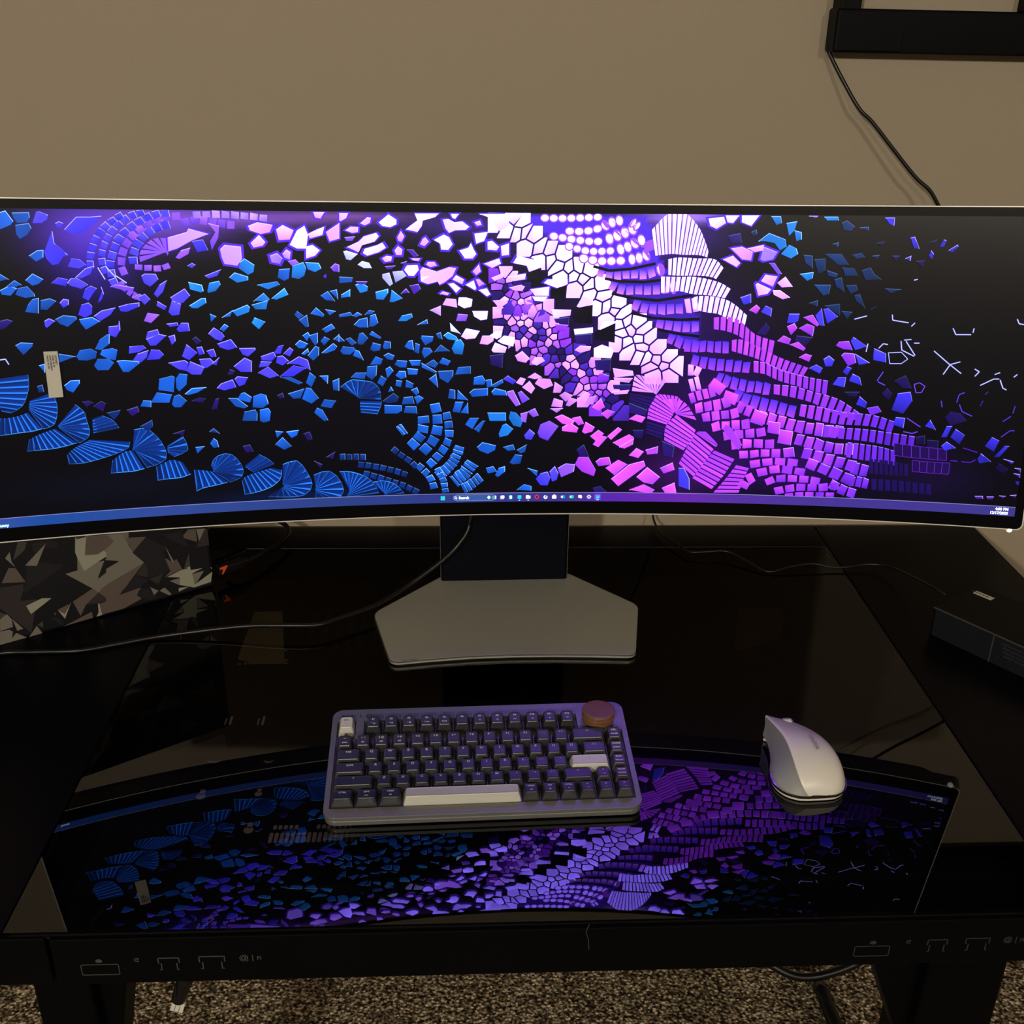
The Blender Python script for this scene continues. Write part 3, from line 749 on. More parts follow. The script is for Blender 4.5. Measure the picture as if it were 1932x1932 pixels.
Fp 12 3723 -843 3954 -857 4247 -879 4540 -921 4789 -954 | 3733 -701 3944 -727 4235 -738 4526 -770 4794 -802
Fp 8 4014 -1074 4184 -1100 4394 -1124 4604 -1159 | 4021 -898 4188 -914 4398 -938 4587 -985
Fh 6 4571 -1029 4798 -1051 5165 -1065 | 4557 -888 4784 -911 5151 -936
Fh 5 4794 -1215 4979 -1223 5202 -1227 | 4781 -1085 4965 -1093 5208 -1096
Fn 8 4302 -1261 4511 -1273 4759 -1272 | 4287 -1085 4495 -1098 4745 -1130
Fn 9 4341 -1459 4633 -1467 5047 -1488 | 4329 -1326 4620 -1334 5033 -1357
Rp 144 2 4088 -1204 4300 -1239
Rp 124 3 4080 -1359 4314 -1393
Rw 165 2 1584 1387 1629 1286
Pw 2263 1641 2435 1662 2460 1593 2361 1529 2287 1562
Pw 2455 1676 2608 1677 2541 1593 2479 1603
Pw 2638 1677 2831 1679 2747 1565 2642 1604
PB 2967 1672 3074 1672 3089 1598 3030 1577
PB 3140 1598 3259 1619 3236 1520 3180 1460
PB 3236 1520 3318 1500 3324 1421 3265 1401
PB 2839 1397 2955 1488 3142 1419 3158 1340 3089 1299 3023 1379 2920 1398
PB 3187 1360 3271 1321 3295 1261 3218 1210 3102 1259
Pk 2537 1314 2659 1335 2785 1276 2770 1185 2667 1195
Pk 2451 1192 2562 1234 2649 1154 2610 1109
Pk 2721 1316 2902 1357 2906 1297 2805 1276
PL 2872 1197 2904 1337 3060 1279 3015 1198 2914 1177
PV 2977 1157 3038 1158 3128 1038 3088 1027
Pk 2898 954 2944 1026 3079 1007 3035 894
Pk 2839 912 2858 933 3017 864 2979 812 2877 790
Pk 3084 936 3171 1008 3260 897 3139 886
Pk 3038 854 3120 855 3239 775 3158 753 3052 803
Pd 2751 1496 2810 1526 2823 1476 2774 1456
Pn 2498 1454 2629 1485 2656 1375 2533 1374
Pv 2672 767 2793 810 2800 707 2718 685
Pp 2784 624 2863 687 2907 647 2870 584
Pv 2920 605 2967 678 3042 648 3037 555
Pn 2884 356 2980 482 3036 421 2990 336
Pu 3750 1603 3807 1633 3902 1565 3857 1515 3776 1534
PB 3555 1670 3705 1671 3718 1632 3588 1631
PV 3385 1679 3485 1679 3467 1656
Pu 3357 1252 3458 1243 3469 1102 3384 1162
PB 3332 1040 3482 1062 3477 992 3419 964
Pu 3481 1203 3602 1214 3612 1084 3534 1043
Pu 3598 1264 3778 1266 3868 1148 3748 1146
Pu 3800 1117 3931 1108 3978 1029 3838 1027
Pu 3503 921 3685 923 3673 822 3614 800
Pu 3721 985 3800 1006 3843 845 3748 904
Pu 3857 916 3967 928 3992 867 3915 826
Pu 4013 1089 4110 1121 4156 1051 4240 992 4062 980
Pu 3632 1084 3756 1046 3739 1005 3647 1024
Pu 3957 806 4016 827 4090 666 3983 745
Pu 3458 716 3557 749 3553 677
Pu 3831 630 3953 622 3899 539
Pu 4289 892 4468 885 4354 843
Pu 3898 1258 3996 1279 4040 1230 3942 1218
Pu 4118 1250 4196 1261 4180 1221
Pd 3952 1555 4050 1566 4053 1526
Pd 3669 1375 3737 1395 3731 1346
Pv 4218 1665 4325 1666 4323 1578 4273 1597
Pv 4511 1452 4559 1462 4620 1335 4562 1335
Pv 4475 1225 4540 1256 4536 1200
Pv 4830 1358 4870 1436 4900 1427 4879 1358
Pv 4931 1320 5020 1383 5032 1360 4972 1297
Pn 4719 1405 4803 1436 4789 1386
Pv 4725 1258 4748 1317 4781 1278 4768 1219
Pn 4595 1197 4691 1208 4680 1129
Pn 4335 1253 4413 1254 4380 1194
Pn 4145 1389 4241 1410 4226 1361
Pv 3224 486 3241 590 3361 591 3350 509 3311 487
Pp 3227 444 3311 483 3346 426 3279 345
Pp 3367 426 3455 479 3539 450 3528 336
Pn 3342 342 3528 325 3454 219 3326 280
Pp 3409 551 3509 584 3589 472 3570 451
Pv 3540 574 3605 657 3651 462 3600 461
Pv 3626 647 3676 658 3795 568 3680 484
Pu 3633 688 3804 712 3815 579
Pp 3129 276 3197 340 3283 300 3267 237
Pp 3277 237 3368 270 3456 198 3437 167
Pp 3798 237 3829 279 3940 292 3990 189 3887 197
Pv 3961 293 3987 339 4149 235 4020 190
Pp 3869 124 3901 156 4014 148 4043 44 3955 4
Pv 4024 148 4196 48 4076 20
Pv 4229 133 4231 216 4368 157 4377 57 4233 80
Os 4393 168 4537 178 4614 102 4549 48 4419 44
Ls 4520 306 4538 203 4681 135
Ls 4553 317 4632 325
Ls 4574 307 4690 145
Ls 4666 285 4725 287
Ls 4282 217 4327 270 4378 261
Ls 4396 601 4406 539 4584 513
Ls 4617 473 4653 514
Ls 5071 464 5108 394 5272 398
Ls 5289 419 5297 470
Ls 4892 203 5065 64 5214 -45
Ls 5019 -62 5085 54 5190 88
Ls 5433 -172 5570 -94 5628 -91
Ls 5354 12 5406 -17 5364 -71
Ls 5574 -42 5629 -19
Ls 5639 -101 5678 -193 5719 -212
Ls 5779 -65 5813 -33
Ls 5739 583 5764 533 5819 525
Lu 4151 657 4208 688
Ls 3980 541 4118 581
Ls 4596 988 4634 999
Ls 4144 172 4156 266
Lp 5494 -273 5529 -241
Lp 5460 -411 5483 -347
LV 5201 -380 5220 -285 5277 -261
LV 5031 -366 5048 -439
LV 5233 -400 5272 -482 5385 -530
LV 5724 -577 5803 -510
LV 5818 -478 5833 -394
LV 4296 -159 4357 -52
LV 4307 -169 4392 -209
OV 4713 -188 4771 -165 4835 -205 4802 -280 4742 -282
LV 4671 -582 4833 -682
LV 4646 -744 4749 -761 4808 -737
LV 5725 -757 5813 -678 5861 -675
Lp 5205 -1063 5285 -1066
Lp 5326 -1068 5426 -1073 5482 -1037
Lp 5328 -906 5492 -951
Pv 3671 77 3730 120 3795 69 3771 -5 3699 -7
Pp 3391 92 3460 135 3534 116 3509 42
Pv 3899 -65 3945 0 3998 -20 3954 -106
Pv 3514 -32 3594 12 3669 -28 3643 -92
Pv 3798 -216 3853 -129 3945 -127 3934 -244
Pv 3980 -168 4013 -83 4099 -123 4127 -217
Pn 3939 -297 4113 -292 4077 -346 3995 -349
Pv 4085 -442 4118 -345 4206 -417 4192 -481
Pn 4360 -305 4415 -240 4481 -301 4449 -387
Pn 4488 -153 4612 -86 4687 -231 4596 -234
Pv 4489 -493 4542 -299 4681 -273 4711 -378 4625 -530
Pp 4212 -481 4333 -455 4379 -518 4261 -565
Pv 4516 -663 4548 -576 4651 -583 4642 -701
Pn 5090 -554 5143 -488 5254 -504 5332 -585 5161 -657
Pv 5175 -785 5224 -686 5331 -756 5283 -865
Pv 5075 -789 5122 -659 5181 -656 5135 -787
Pv 4882 -669 4934 -592 5006 -707
Pv 5086 -896 5141 -840 5248 -910 5132 -948
Pn 4918 -829 5050 -834 5049 -920 4927 -915
Pn 4794 -802 4893 -776 4903 -884 4802 -888
Pv 5500 -1026 5532 -959 5651 -1049 5526 -1078
Pv 5562 -872 5628 -762 5711 -800 5667 -930
Pn 5699 -1122 5742 -1065 5848 -1134 5795 -1181
Pv 5674 -994 5776 -860 5825 -857 5733 -991
Pv 5784 -1009 5895 -1035 5879 -1068
Pp 5913 -1109 5992 -1114 5987 -1158
Pv 5911 -1173 5990 -1179 5986 -1222
Pv 5942 -1268 5991 -1265 5996 -1308 5951 -1304
Pp 5520 -1470 5609 -1464 5613 -1497 5534 -1502
Pp 5650 -1468 5729 -1463 5723 -1498 5663 -1498
Pp 5786 -1446 5856 -1448 5830 -1482
Pp 5903 -1434 5971 -1425 5966 -1462
Fm 8 1980 -587 1991 -598 2003 -609 | 1802 -448 1930 -425 2060 -445 2150 -530 2243 -682
Fm 7 2003 -609 1879 -753 1865 -929 | 2238 -791 2190 -925 2098 -1048
Fm 8 2051 -1216 2150 -992 2229 -836 | 2233 -1370 2375 -1166 2465 -1019
Fm 7 2240 -835 2271 -813 2314 -812 | 2475 -997 2505 -963 2357 -811
Fm 8 2223 -1393 2355 -1189 2477 -1035 | 2459 -1524 2602 -1340 2720 -1136
Fm 7 2483 -1569 2626 -1385 2746 -1207 | 2788 -1561 2843 -1379 2899 -1243
Pv 2053 -1261 2119 -1260 2190 -1394 2197 -1529 2063 -1486
Pk -1905 1669 -1808 1669 -1830 1618 -1889 1584 -1908 1589
Pk -1677 1562 -1597 1629 -1558 1620 -1570 1567 -1629 1539
Pk -1844 1485 -1785 1524 -1703 1519 -1709 1467 -1768 1457
PV -1857 1410 -1740 1420 -1771 1372 -1839 1372
Pw -1832 1305 -1703 1363 -1643 1420 -1505 1459 -1477 1421 -1528 1363 -1666 1325 -1707 1248
Pw -1659 1238 -1638 1286 -1499 1325 -1440 1354 -1402 1297 -1482 1249 -1611 1210
Ps -1877 1257 -1843 1267 -1718 1229 -1798 1161 -1847 1171
Ps -1722 1113 -1672 1152 -1594 1133 -1566 1075 -1655 1075
Pw -1472 1573 -1363 1659 -1276 1603 -1277 1555 -1347 1522 -1434 1535
Pk -1271 1412 -1230 1479 -1192 1422 -1223 1365 -1262 1374
Pk -1305 1268 -1264 1316 -1216 1278 -1227 1220 -1286 1220
Pw -1069 1671 -803 1673 -843 1634 -982 1595 -993 1538 -1043 1471 -1171 1499 -1111 1547 -1041 1595
Pw -755 1606 -695 1616 -626 1579 -537 1589 -458 1532 -498 1498 -618 1493 -687 1463 -726 1511
Pw -665 1669 -576 1670 -616 1617 -646 1626
Pw -338 1672 -8 1674 -7 1545 -109 1486 -179 1563 -219 1630
Pk -986 1395 -956 1414 -917 1366 -967 1318 -1017 1337
Pw -857 1386 -747 1444 -688 1415 -649 1338 -700 1275 -779 1280 -788 1347
Pw -570 1271 -470 1301 -440 1349 -410 1282 -380 1233 -421 1184 -511 1184
Pw -399 1456 -249 1476 -290 1379 -380 1349
Pw -250 1370 -199 1379 -119 1312 -149 1273 -250 1282
Pw -99 1322 -7 1352 -7 1225 -89 1215
Pk -398 1580 -338 1600 -319 1552 -369 1542
Pw -291 1126 -119 1186 -99 1127 -200 1078
Pk -1445 1181 -1395 1210 -1336 1201 -1347 1152 -1416 1143
Pk -1119 1182 -1020 1182 -1040 1153 -1099 1163
Py -1418 1094 -1299 1104 -1340 1065 -1399 1065
Py -1239 1133 -1169 1153 -1180 1095
Ps -1450 1007 -1370 1026 -1334 900 -1370 875 -1451 968
Ps -1335 1036 -1221 1046 -1178 988 -1304 914
Pw -1201 1056 -1170 1104 -1051 1109 -1037 1056 -1093 988 -1153 992
Pk -1022 1046 -992 1085 -833 1037 -692 1086 -612 1076 -653 988 -745 919 -805 890 -825 929 -935 900 -1015 929
Pw -1014 978 -834 988 -825 929 -935 900 -1015 929
Pw -654 949 -613 998 -523 949 -544 895
Pw -700 900 -644 910 -564 850 -615 801
Pw -504 890 -412 939 -383 851 -398 831
Pk -387 949 -352 954 -291 900 -352 870
Pw -352 831 -261 851 -221 782 -262 762
Pk -951 1114 -931 1144 -861 1144 -832 1105 -902 1085
Pk -422 1038 -351 1116 -331 1038 -382 998
Pk -210 969 -79 1019 -79 970 -170 935
Py -1166 1278 -1097 1279 -1039 1211 -1089 1192
Pk -797 791 -766 816 -696 796 -716 771
Py -1146 880 -1045 900 -1017 841 -1098 782
Py -1247 792 -1186 851 -1147 801
Pk -191 712 -59 722 -79 652 -150 662
Py -1748 930 -1620 929 -1641 891 -1739 900
Qy 233 1666 1563 1676 1646 1343 1732 1187 1862 971 2124 795 2222 495 2242 87 1785 389 1414 739 1101 985 843 1220 385 1470 235 1498
Kx 967 1103 1150 1055 1403 1076 1684 1138
Kx 1102 966 1255 937 1560 929 1903 972
Kx 1188 797 1414 749 1720 721 2124 785
Kx 1419 578 1677 520 1985 502 2221 515
Kx 1734 388 1992 340 2231 312
Rw 85 7 353 1634 634 1631 1054 1649
Rw 90 4 636 1493 837 1488 952 1505 1057 1533
Rw 120 3 1057 1533 1141 1582 1235 1607 1295 1621
Rw 90 6 456 1442 728 1400 955 1377 1066 1383
Rw 130 4 1101 1397 1171 1417 1260 1457 1349 1487 1448 1536
Rw 90 6 639 1336 872 1274 1089 1271 1205 1281
Rw 130 4 1235 1281 1385 1331 1468 1381 1553 1410
Rw 100 5 802 1200 1021 1162 1238 1164 1334 1169
Rw 130 3 1369 1175 1520 1205 1609 1245
Rw 110 2 1386 1603 1478 1536
Rq 105 7 1008 1044 1172 1006 1385 1017 1567 1018 1687 1049
Rw 130 1 1697 1059 1787 1079
Rq 110 7 1154 906 1324 838 1533 840 1731 841 1857 857
Rw 150 1 1857 872 1937 883
Rq 120 6 1426 689 1607 630 1816 622 2030 634
Rk 160 2 2039 654 2200 686
Rq 120 5 1710 469 1875 441 2080 422 2225 424
Rq 130 4 1850 298 2043 229 2237 190
Rq 140 6 2050 209 2215 201 2420 193 2583 195
Rq 140 7 2141 35 2343 -3 2565 -21 2842 -47
Rq 140 7 2439 -157 2638 -226 2876 -264 3093 -290
Rq 150 7 2656 -351 2814 -422 3086 -489 3407 -555
Rp 145 9 2960 -618 3190 -666 3533 -741 3973 -779
Rp 140 6 3410 -872 3634 -928 3857 -974 4112 -986
Rp 135 5 3504 -1039 3828 -1114 4150 -1198
Rp 135 4 3564 -1155 3808 -1244 4135 -1371
Rp 120 3 3861 -1404 4032 -1483 4178 -1520
Rk 120 2 2105 -79 2177 -78 2261 -108
Rk 150 2 2134 -265 2267 -227
Rm 130 1 2369 -200 2551 -332
Rm 120 4 2142 -422 2234 -390 2336 -357 2448 -324
RP 130 1 2533 -374 2722 -434
Rm 120 4 2210 -537 2405 -503 2518 -480 2629 -436
RP 130 2 2705 -497 2895 -567
Rm 110 4 2299 -652 2474 -618 2608 -604 2741 -570
Rm 110 4 2419 -767 2553 -733 2688 -730 2883 -705
Rp 170 1 2877 -599 3067 -669
Rm 110 4 2560 -871 2746 -835 2891 -832 3075 -796
Rp 150 1 3072 -743 3247 -749
Rm 110 4 2660 -976 2815 -951 2961 -948 3188 -942
Rp 170 1 3202 -845 3400 -872
Rm 95 4 2761 -1092 2885 -1078 3030 -1064 3268 -1057
Rp 120 1 3279 -1057 3432 -1031
Rm 90 4 2893 -1208 3089 -1170 3244 -1155 3483 -1169
Rm 95 4 2984 -1314 3158 -1265 3303 -1250 3574 -1284
RP 90 5 3096 -1430 3217 -1372 3528 -1362 3757 -1386
RP 95 6 3207 -1536 3433 -1474 3763 -1462 3987 -1431
RP 55 5 3336 -1581 3563 -1551 3935 -1547
RP 130 2 2827 -1504 2884 -1393 2965 -1347
Pm 2555 -775 2604 -710 2703 -815 2795 -962 2757 -1028 2668 -922"""
HDR = dict(b=(.008, .115, .70), B=(.012, .25, 1.0), c=(.003, .045, .36), d=(.003, .03, .24), v=(.075, .055, 1.5), V=(.32, .10, 1.9), p=(.36, .045, 1.6),
           P=(.62, .06, 1.9), m=(.95, .11, 2.9), k=(1.3, .50, 4.6), w=(1.8, 1.05, 8.0), L=(.60, .32, 2.6), n=(.020, .006, .17), h=(.05, .006, .30), y=(.085, .022, .62),
           u=(.006, .045, .23), s=(.72, .76, 2.2), x=(.0008, .0006, .004), q=(.50, .13, 2.0), W=(1.6, 1.6, 1.7), T=(.02, .62, .78), G=(.0, .55, .45), E=(.9, .03, .08))
rnd = random.Random(7)
def col(c): return HDR[c]
class Art:
    def __init__(s): s.v = []; s.f = []; s.c = []; s.k = 0
    def poly(s, pts, cols, jump=1):
        s.k += jump; d = .0004+s.k*7e-7
        i0 = len(s.v)
        for (a, b) in pts:
            a = max(-.5983, min(.5983, a)); b = max(-.1686, min(.1686, b)); s.v.append(S(a, b, d))
        s.f.append(tuple(range(i0, i0+len(pts)))); s.c += cols if isinstance(cols, list) else [cols]*len(pts)
A = Art()
def mul(c, k): return tuple(x*k for x in c)
def mixc(a, b, t): return tuple(x*(1-t)+y*t for x, y in zip(a, b))
def tone(c, s, t):
    # wallpaper's own brightness: strongest along the diagonal pink ridge, weaker towards its right and left ends
    b = col(c)
    if c in 'bBvVnuy' and s > .30: b = mul(b, max(.35, 1-(s-.30)*2.3)) if t < .02 else mul(b, max(.3, 1-(s-.30)*3))
    if c in 'w' and s > .03:
        kk = min(1, max(0, (.06-t)/.12)); b = mixc(b, col('m'), kk*.8)
    if c in 'mPp' and s > .12:
        kk = min(1, max(0, (s-.14)/.30)); b = mixc(col('m'), col('P'), kk*2) if kk < .5 else mixc(col('P'), (.17, .025, 1.0), kk*2-1)
        if s > .42: b = mul(b, max(.25, 1-(s-.42)*4))
        if t > .0: b = mul(b, 1.15)
    if c in 'kq' and s > .0:
        kk = min(1, max(0, (.04-t)/.14)); b = mixc(b, col('P'), kk*.6)
    return b
def shard(pts, c, hi=True, var=.38):
    cx = sum(p[0] for p in pts)/len(pts); cy = sum(p[1] for p in pts)/len(pts)
    b = mul(tone(c, cx, cy), 1+rnd.uniform(-var, var)*.8)
    ang = rnd.uniform(0, 6.28); R_ = max(1e-4, max(math.hypot(p[0]-cx, p[1]-cy) for p in pts))
    cols = [mul(b, max(.12, 1+var*((p[0]-cx)*math.cos(ang)*.7+(p[1]-cy)*math.sin(ang)*.7+.9*(p[1]-cy))/R_)) for p in pts]
    A.poly(pts, cols)
    if hi and R_ > .004:
        area_ = sum(pts[i][0]*pts[(i+1) % len(pts)][1]-pts[(i+1) % len(pts)][0]*pts[i][1] for i in range(len(pts)))
        sg = 1 if area_ > 0 else -1
        hc = mul(mixc(b, (b[2]*.45, b[2]*.9, b[2]*1.5), .6), 1.5) if c in 'bBudn' else mul(mixc(b, (1.2, 1., 2.2), .35), 1.25)
        for i in range(len(pts)):
            p, q = pts[i], pts[(i+1) % len(pts)]; dx, dy = q[0]-p[0], q[1]-p[1]; L = math.hypot(dx, dy)
            if L < 1e-4: continue
            nx, ny = dy/L*sg, -dx/L*sg
            w_ = .0007
            if ny*.8+nx*.35 > .25:
                A.poly([p, q, (q[0]-nx*w_, q[1]-ny*w_), (p[0]-nx*w_, p[1]-ny*w_)], hc, 1)
def line(pts, c, w_=.00055):
    for i in range(len(pts)-1):
        p, q = pts[i], pts[i+1]; dx, dy = q[0]-p[0], q[1]-p[1]; L = max(1e-5, math.hypot(dx, dy)); nx, ny = dy/L*w_, -dx/L*w_
        A.poly([(p[0]+nx, p[1]+ny), (q[0]+nx, q[1]+ny), (q[0]-nx, q[1]-ny), (p[0]-nx, p[1]-ny)], c)
def resample(pts, u):
    d = [0]
    for i in range(len(pts)-1): d.append(d[-1]+math.hypot(pts[i+1][0]-pts[i][0], pts[i+1][1]-pts[i][1]))
    o = []
    for x in u:
        x *= d[-1]; i = 0
        while i < len(d)-2 and d[i+1] < x: i += 1
        k = (x-d[i])/max(1e-9, d[i+1]-d[i]); o.append((pts[i][0]+(pts[i+1][0]-pts[i][0])*k, pts[i][1]+(pts[i+1][1]-pts[i][1])*k))
    return o
def smooth2(pts, n=6):
    if len(pts) < 3: return pts
    return [(v.x, v.y) for v in smooth_path([(a, b, 0) for a, b in pts], n)]
def fan(inn, out, n, c):
    inn = smooth2(inn); out = smooth2(out)
    g = .13 if c not in 'ch' else .03
    for i in range(n):
        a = resample(inn, [(i+g)/n, (i+1-g)/n]); b = resample(out, [(i+g)/n, (i+1-g)/n])
        pts = [a[0], a[1], b[1], b[0]]; cx = sum(p[0] for p in pts)/4; cy = sum(p[1] for p in pts)/4
        B_ = tone(c, cx, cy)
        fade = 1.0
        if c == 'c': fade = 1-.75*(max(0, i/n-.55)/.45 if out[0][1] < out[-1][1]+.0 or True else 0)
        if c == 'h':
            line(pts+[pts[0]], mul(col('p'), .55), .0004); A.poly(pts, mul(B_, .3)); continue
        f0 = mul(B_, fade*rnd.uniform(.75, 1.1)); f1 = mul(f0, .55 if c == 'c' else .85)
        A.poly(pts, [f1, f0, mul(f0, 1.15), mul(f1, 1.1)])
        if c == 'c':
            L = [a[1], b[1]]; k = .28
            q0 = (a[1][0]*(1-k)+a[0][0]*k, a[1][1]*(1-k)+a[0][1]*k); q1 = (b[1][0]*(1-k)+b[0][0]*k, b[1][1]*(1-k)+b[0][1]*k)
            A.poly([a[1], q0, q1, b[1]], mul((.02, .22, 1.15), fade*1.1))
            A.poly([b[0], b[1], (b[1][0]*.97+a[1][0]*.03, b[1][1]*.97+a[1][1]*.03), (b[0][0]*.97+a[0][0]*.03, b[0][1]*.97+a[0][1]*.03)], mul((.08, .5, 1.5), fade))
        elif c in 'Pp': line([b[0], b[1]], mul(mixc(f0, (1, .8, 2), .3), 1.2), .0003)
def cy0(p, q): return (p[1]+q[1])/2
def ribbon(path, wd, n, c):
    path = smooth2(path); g = .1
    for ps, i in [(0, i) for i in range(n)]+[(1, i) for i in range(n)]:
        if ps == 0 and c != 'w': continue
        a = resample(path, [(i+g)/n, (i+1-g)/n]); p, q = a; dx, dy = q[0]-p[0], q[1]-p[1]; L = max(1e-6, math.hypot(dx, dy))
        nx, ny = -dy/L*wd/2, dx/L*wd/2; j = lambda: 1+rnd.uniform(-.18, .12)
        pts = [(p[0]+nx*j(), p[1]+ny*j()), (q[0]+nx*j(), q[1]+ny*j()), (q[0]-nx*j(), q[1]-ny*j()), (p[0]-nx*j(), p[1]-ny*j())]
        if c == 'q':
            lo, hi_ = (1.05, .34, 2.9), (.09, .03, 1.3)
            f_ = max(0, min(1, (cy0(p, q)-.02)/.1)); lo = mixc((.45, .06, 1.5), lo, f_)
            if ny < 0: pts = [pts[3], pts[2], pts[1], pts[0]]
            A.poly(pts, [hi_, hi_, lo, lo]); continue
        if L < .0135 and c in 'wW':   # small soft blobs
            cx, cy = (p[0]+q[0])/2, (p[1]+q[1])/2
            fr_ = [(cx+dx*.72*math.cos(t)+nx*1.15*math.sin(t), cy+dy*.72*math.cos(t)+ny*1.15*math.sin(t)) for t in [k*math.pi/5 for k in range(10)]]
            if ps == 0: A.poly(fr_, (.42, .09, 1.7)); continue
            pts = [(cx+dx*.56*math.cos(t)+nx*.85*math.sin(t), cy+dy*.56*math.cos(t)+ny*.85*math.sin(t)) for t in [k*math.pi/5 for k in range(10)]]
        if ps: shard(pts, c, hi=c in 'bdvp', var=.2 if c == 'w' else .38)
def voron(bd, sp, c):
    xs = [p[0] for p in bd]; ys = [p[1] for p in bd]; pts = []
    def inside(x, y):
        r = False; j = len(bd)-1
        for i in range(len(bd)):
            if (bd[i][1] > y) != (bd[j][1] > y) and x < (bd[j][0]-bd[i][0])*(y-bd[i][1])/(bd[j][1]-bd[i][1])+bd[i][0]: r = not r
            j = i
        return r
    y = min(ys); row = 0
    while y < max(ys):
        x = min(xs)+(sp/2 if row % 2 else 0)
        while x < max(xs):
            px, py = x+rnd.uniform(-.3, .3)*sp, y+rnd.uniform(-.3, .3)*sp
            if inside(px, py): pts.append((px, py))
            x += sp
        y += sp*.86; row += 1
    for i, (px, py) in enumerate(pts):
        cell = [(px-sp, py-sp), (px+sp, py-sp), (px+sp, py+sp), (px-sp, py+sp)]
        for j, (qx, qy) in enumerate(pts):
            if i == j or abs(qx-px)+abs(qy-py) > 3.2*sp: continue
            dx, dy = qx-px, qy-py; L = math.hypot(dx, dy); nx, ny = dx/L, dy/L; off = L/2-sp*.085; new = []
            for k in range(len(cell)):
                a, b = cell[k], cell[(k+1) % len(cell)]
                da = (a[0]-px)*nx+(a[1]-py)*ny-off; db = (b[0]-px)*nx+(b[1]-py)*ny-off
                if da <= 0: new.append(a)
                if (da < 0) != (db < 0):
                    t = da/(da-db); new.append((a[0]+(b[0]-a[0])*t, a[1]+(b[1]-a[1])*t))
            cell = new
            if len(cell) < 3: break
        if len(cell) >= 3:
            cc = c
            if c == 'q': cc = rnd.choice('kqynkqypnk')
            if c == 'k': cc = rnd.choice('kkwVnk')
            shard(cell, cc, hi=c not in 'wkq', var=.3)
for ln in ART.split('\n'):      # soft violet fringe around the out of focus bright pieces
    if ln[0] == 'P' and ln[1] in 'wkL':
        a = [float(x)*1e-4 for x in ln[2:].split()]; p = list(zip(a[::2], a[1::2])); cx = sum(q[0] for q in p)/len(p); cy = sum(q[1] for q in p)/len(p)
        if cy > .07 and cx < .3:
            R_ = max(math.hypot(q[0]-cx, q[1]-cy) for q in p); k_ = 1+.0035/R_
            A.poly([(cx+(q[0]-cx)*k_, cy+(q[1]-cy)*k_) for q in p], (.10, .025, 1.0))
for order in ('V', 'R', 'K', 'F', 'rest'):
    for ln in ART.split('\n'):
        k, c = ln[0], ln[1]
        if k == 'Q' or order != ('rest' if k in 'PXLO' else k): continue
        tk = ln[2:].split()
        def P2(a): a = [float(x)*1e-4 for x in a]; return list(zip(a[::2], a[1::2]))
        if k == 'V': voron(P2(tk[1:]), float(tk[0])*1e-4, c)
        elif k == 'R': ribbon(P2(tk[2:]), float(tk[0])*1e-4, int(tk[1]), c)
        elif k == 'F':
            j = tk.index('|'); fan(P2(tk[1:j]), P2(tk[j+1:]), int(tk[0]), c)
        elif k == 'K': line(P2(tk), mul(col('x'), 1.5), .0016)
        elif k == 'P': shard(P2(tk), c)
        elif k == 'X': A.poly(P2(tk), [mul(col('x'), rnd.uniform(.6, 5)) for _ in range(len(tk)//2)])
        elif k == 'L': line(P2(tk), mul(tone(c, P2(tk)[0][0], 0), .9))
        elif k == 'O': p = P2(tk); line(p+[p[0]], mul(col(c), .8), .0004)
# taskbar
def tb(s0, s1, t0, t1, c): 
    n = max(1, int((s1-s0)/.008))
    for i in range(n):
        a, b = s0+(s1-s0)*i/n, s0+(s1-s0)*(i+1)/n
        ca, cb = (c(a), c(b)) if callable(c) else (c, c)
        A.poly([(a, t0), (b, t0), (b, t1), (a, t1)], [ca, cb, cb, ca], 1 if i == 0 else 0)
stops = [(-.6, (.05, .09, .40)), (-.53, (.010, .075, .36)), (-.42, (.03, .07, .33)), (-.2, (.025, .05, .24)), (-.02, (.03, .04, .27)), (.08, (.055, .035, .26)), (.11, (.09, .02, .42)), (.2, (.15, .02, .45)), (.28, (.09, .03, .36)), (.4, (.06, .035, .31)), (.6, (.05, .04, .27))]
def tbc(s):
    for (a, ca), (b, cb) in zip(stops, stops[1:]):
        if a <= s <= b: return mixc(ca, cb, (s-a)/(b-a))
    return stops[-1][1]
A.k += 100
tb(-.598, .598, -.1686, -.1573, tbc); A.k += 60
tb(-.598, .598, -.1579, -.1572, lambda s: mul(mixc(tbc(s), (.6, .6, .9), .35), 1.1))
TC = -.1629; A.k += 60
def icon(cx, pts, c, sc_=.0001, jump=8): A.poly([(cx+x*sc_, TC+y*sc_) for x, y in pts], col(c) if isinstance(c, str) else c, jump)
def disc(cx, r, c, cy=0, n=12): icon(cx, [(r*math.cos(6.283*i/n), cy+r*math.sin(6.283*i/n)) for i in range(n)], c)
def rr(cx, w_, h, c, cy=0): icon(cx, [(x, y+cy) for x, y in rrect(-w_, w_, -h, h, min(w_, h)*.35, 2)], c)
X0 = -.0802
for dx in (-1, 1):
    for dy in (-1, 1): icon(X0, [(dx*13-12, dy*13-12), (dx*13+12, dy*13-12), (dx*13+12, dy*13+12), (dx*13-12, dy*13+12)], (.03, .85, .9))
def pill(w_, h, c):
    for i in range(12):
        a, b = -w_+2*w_*i/12, -w_+2*w_*(i+1)/12; ha = h*(.55 if i == 0 else 1); hb = h*(.55 if i == 11 else 1)
        icon(-.0415, [(a, -ha), (b, -hb), (b, hb), (a, ha)], c, jump=0)
    A.k += 40
pill(262, 40, (.16, .24, .52))
pill(255, 33, (.04, .11, .38))
disc(-.0648, 15, 'W', 4); disc(-.0648, 9, (.045, .13, .42), 4); icon(-.0648, [(8, -6), (20, -20), (17, -22), (5, -9)], 'W')
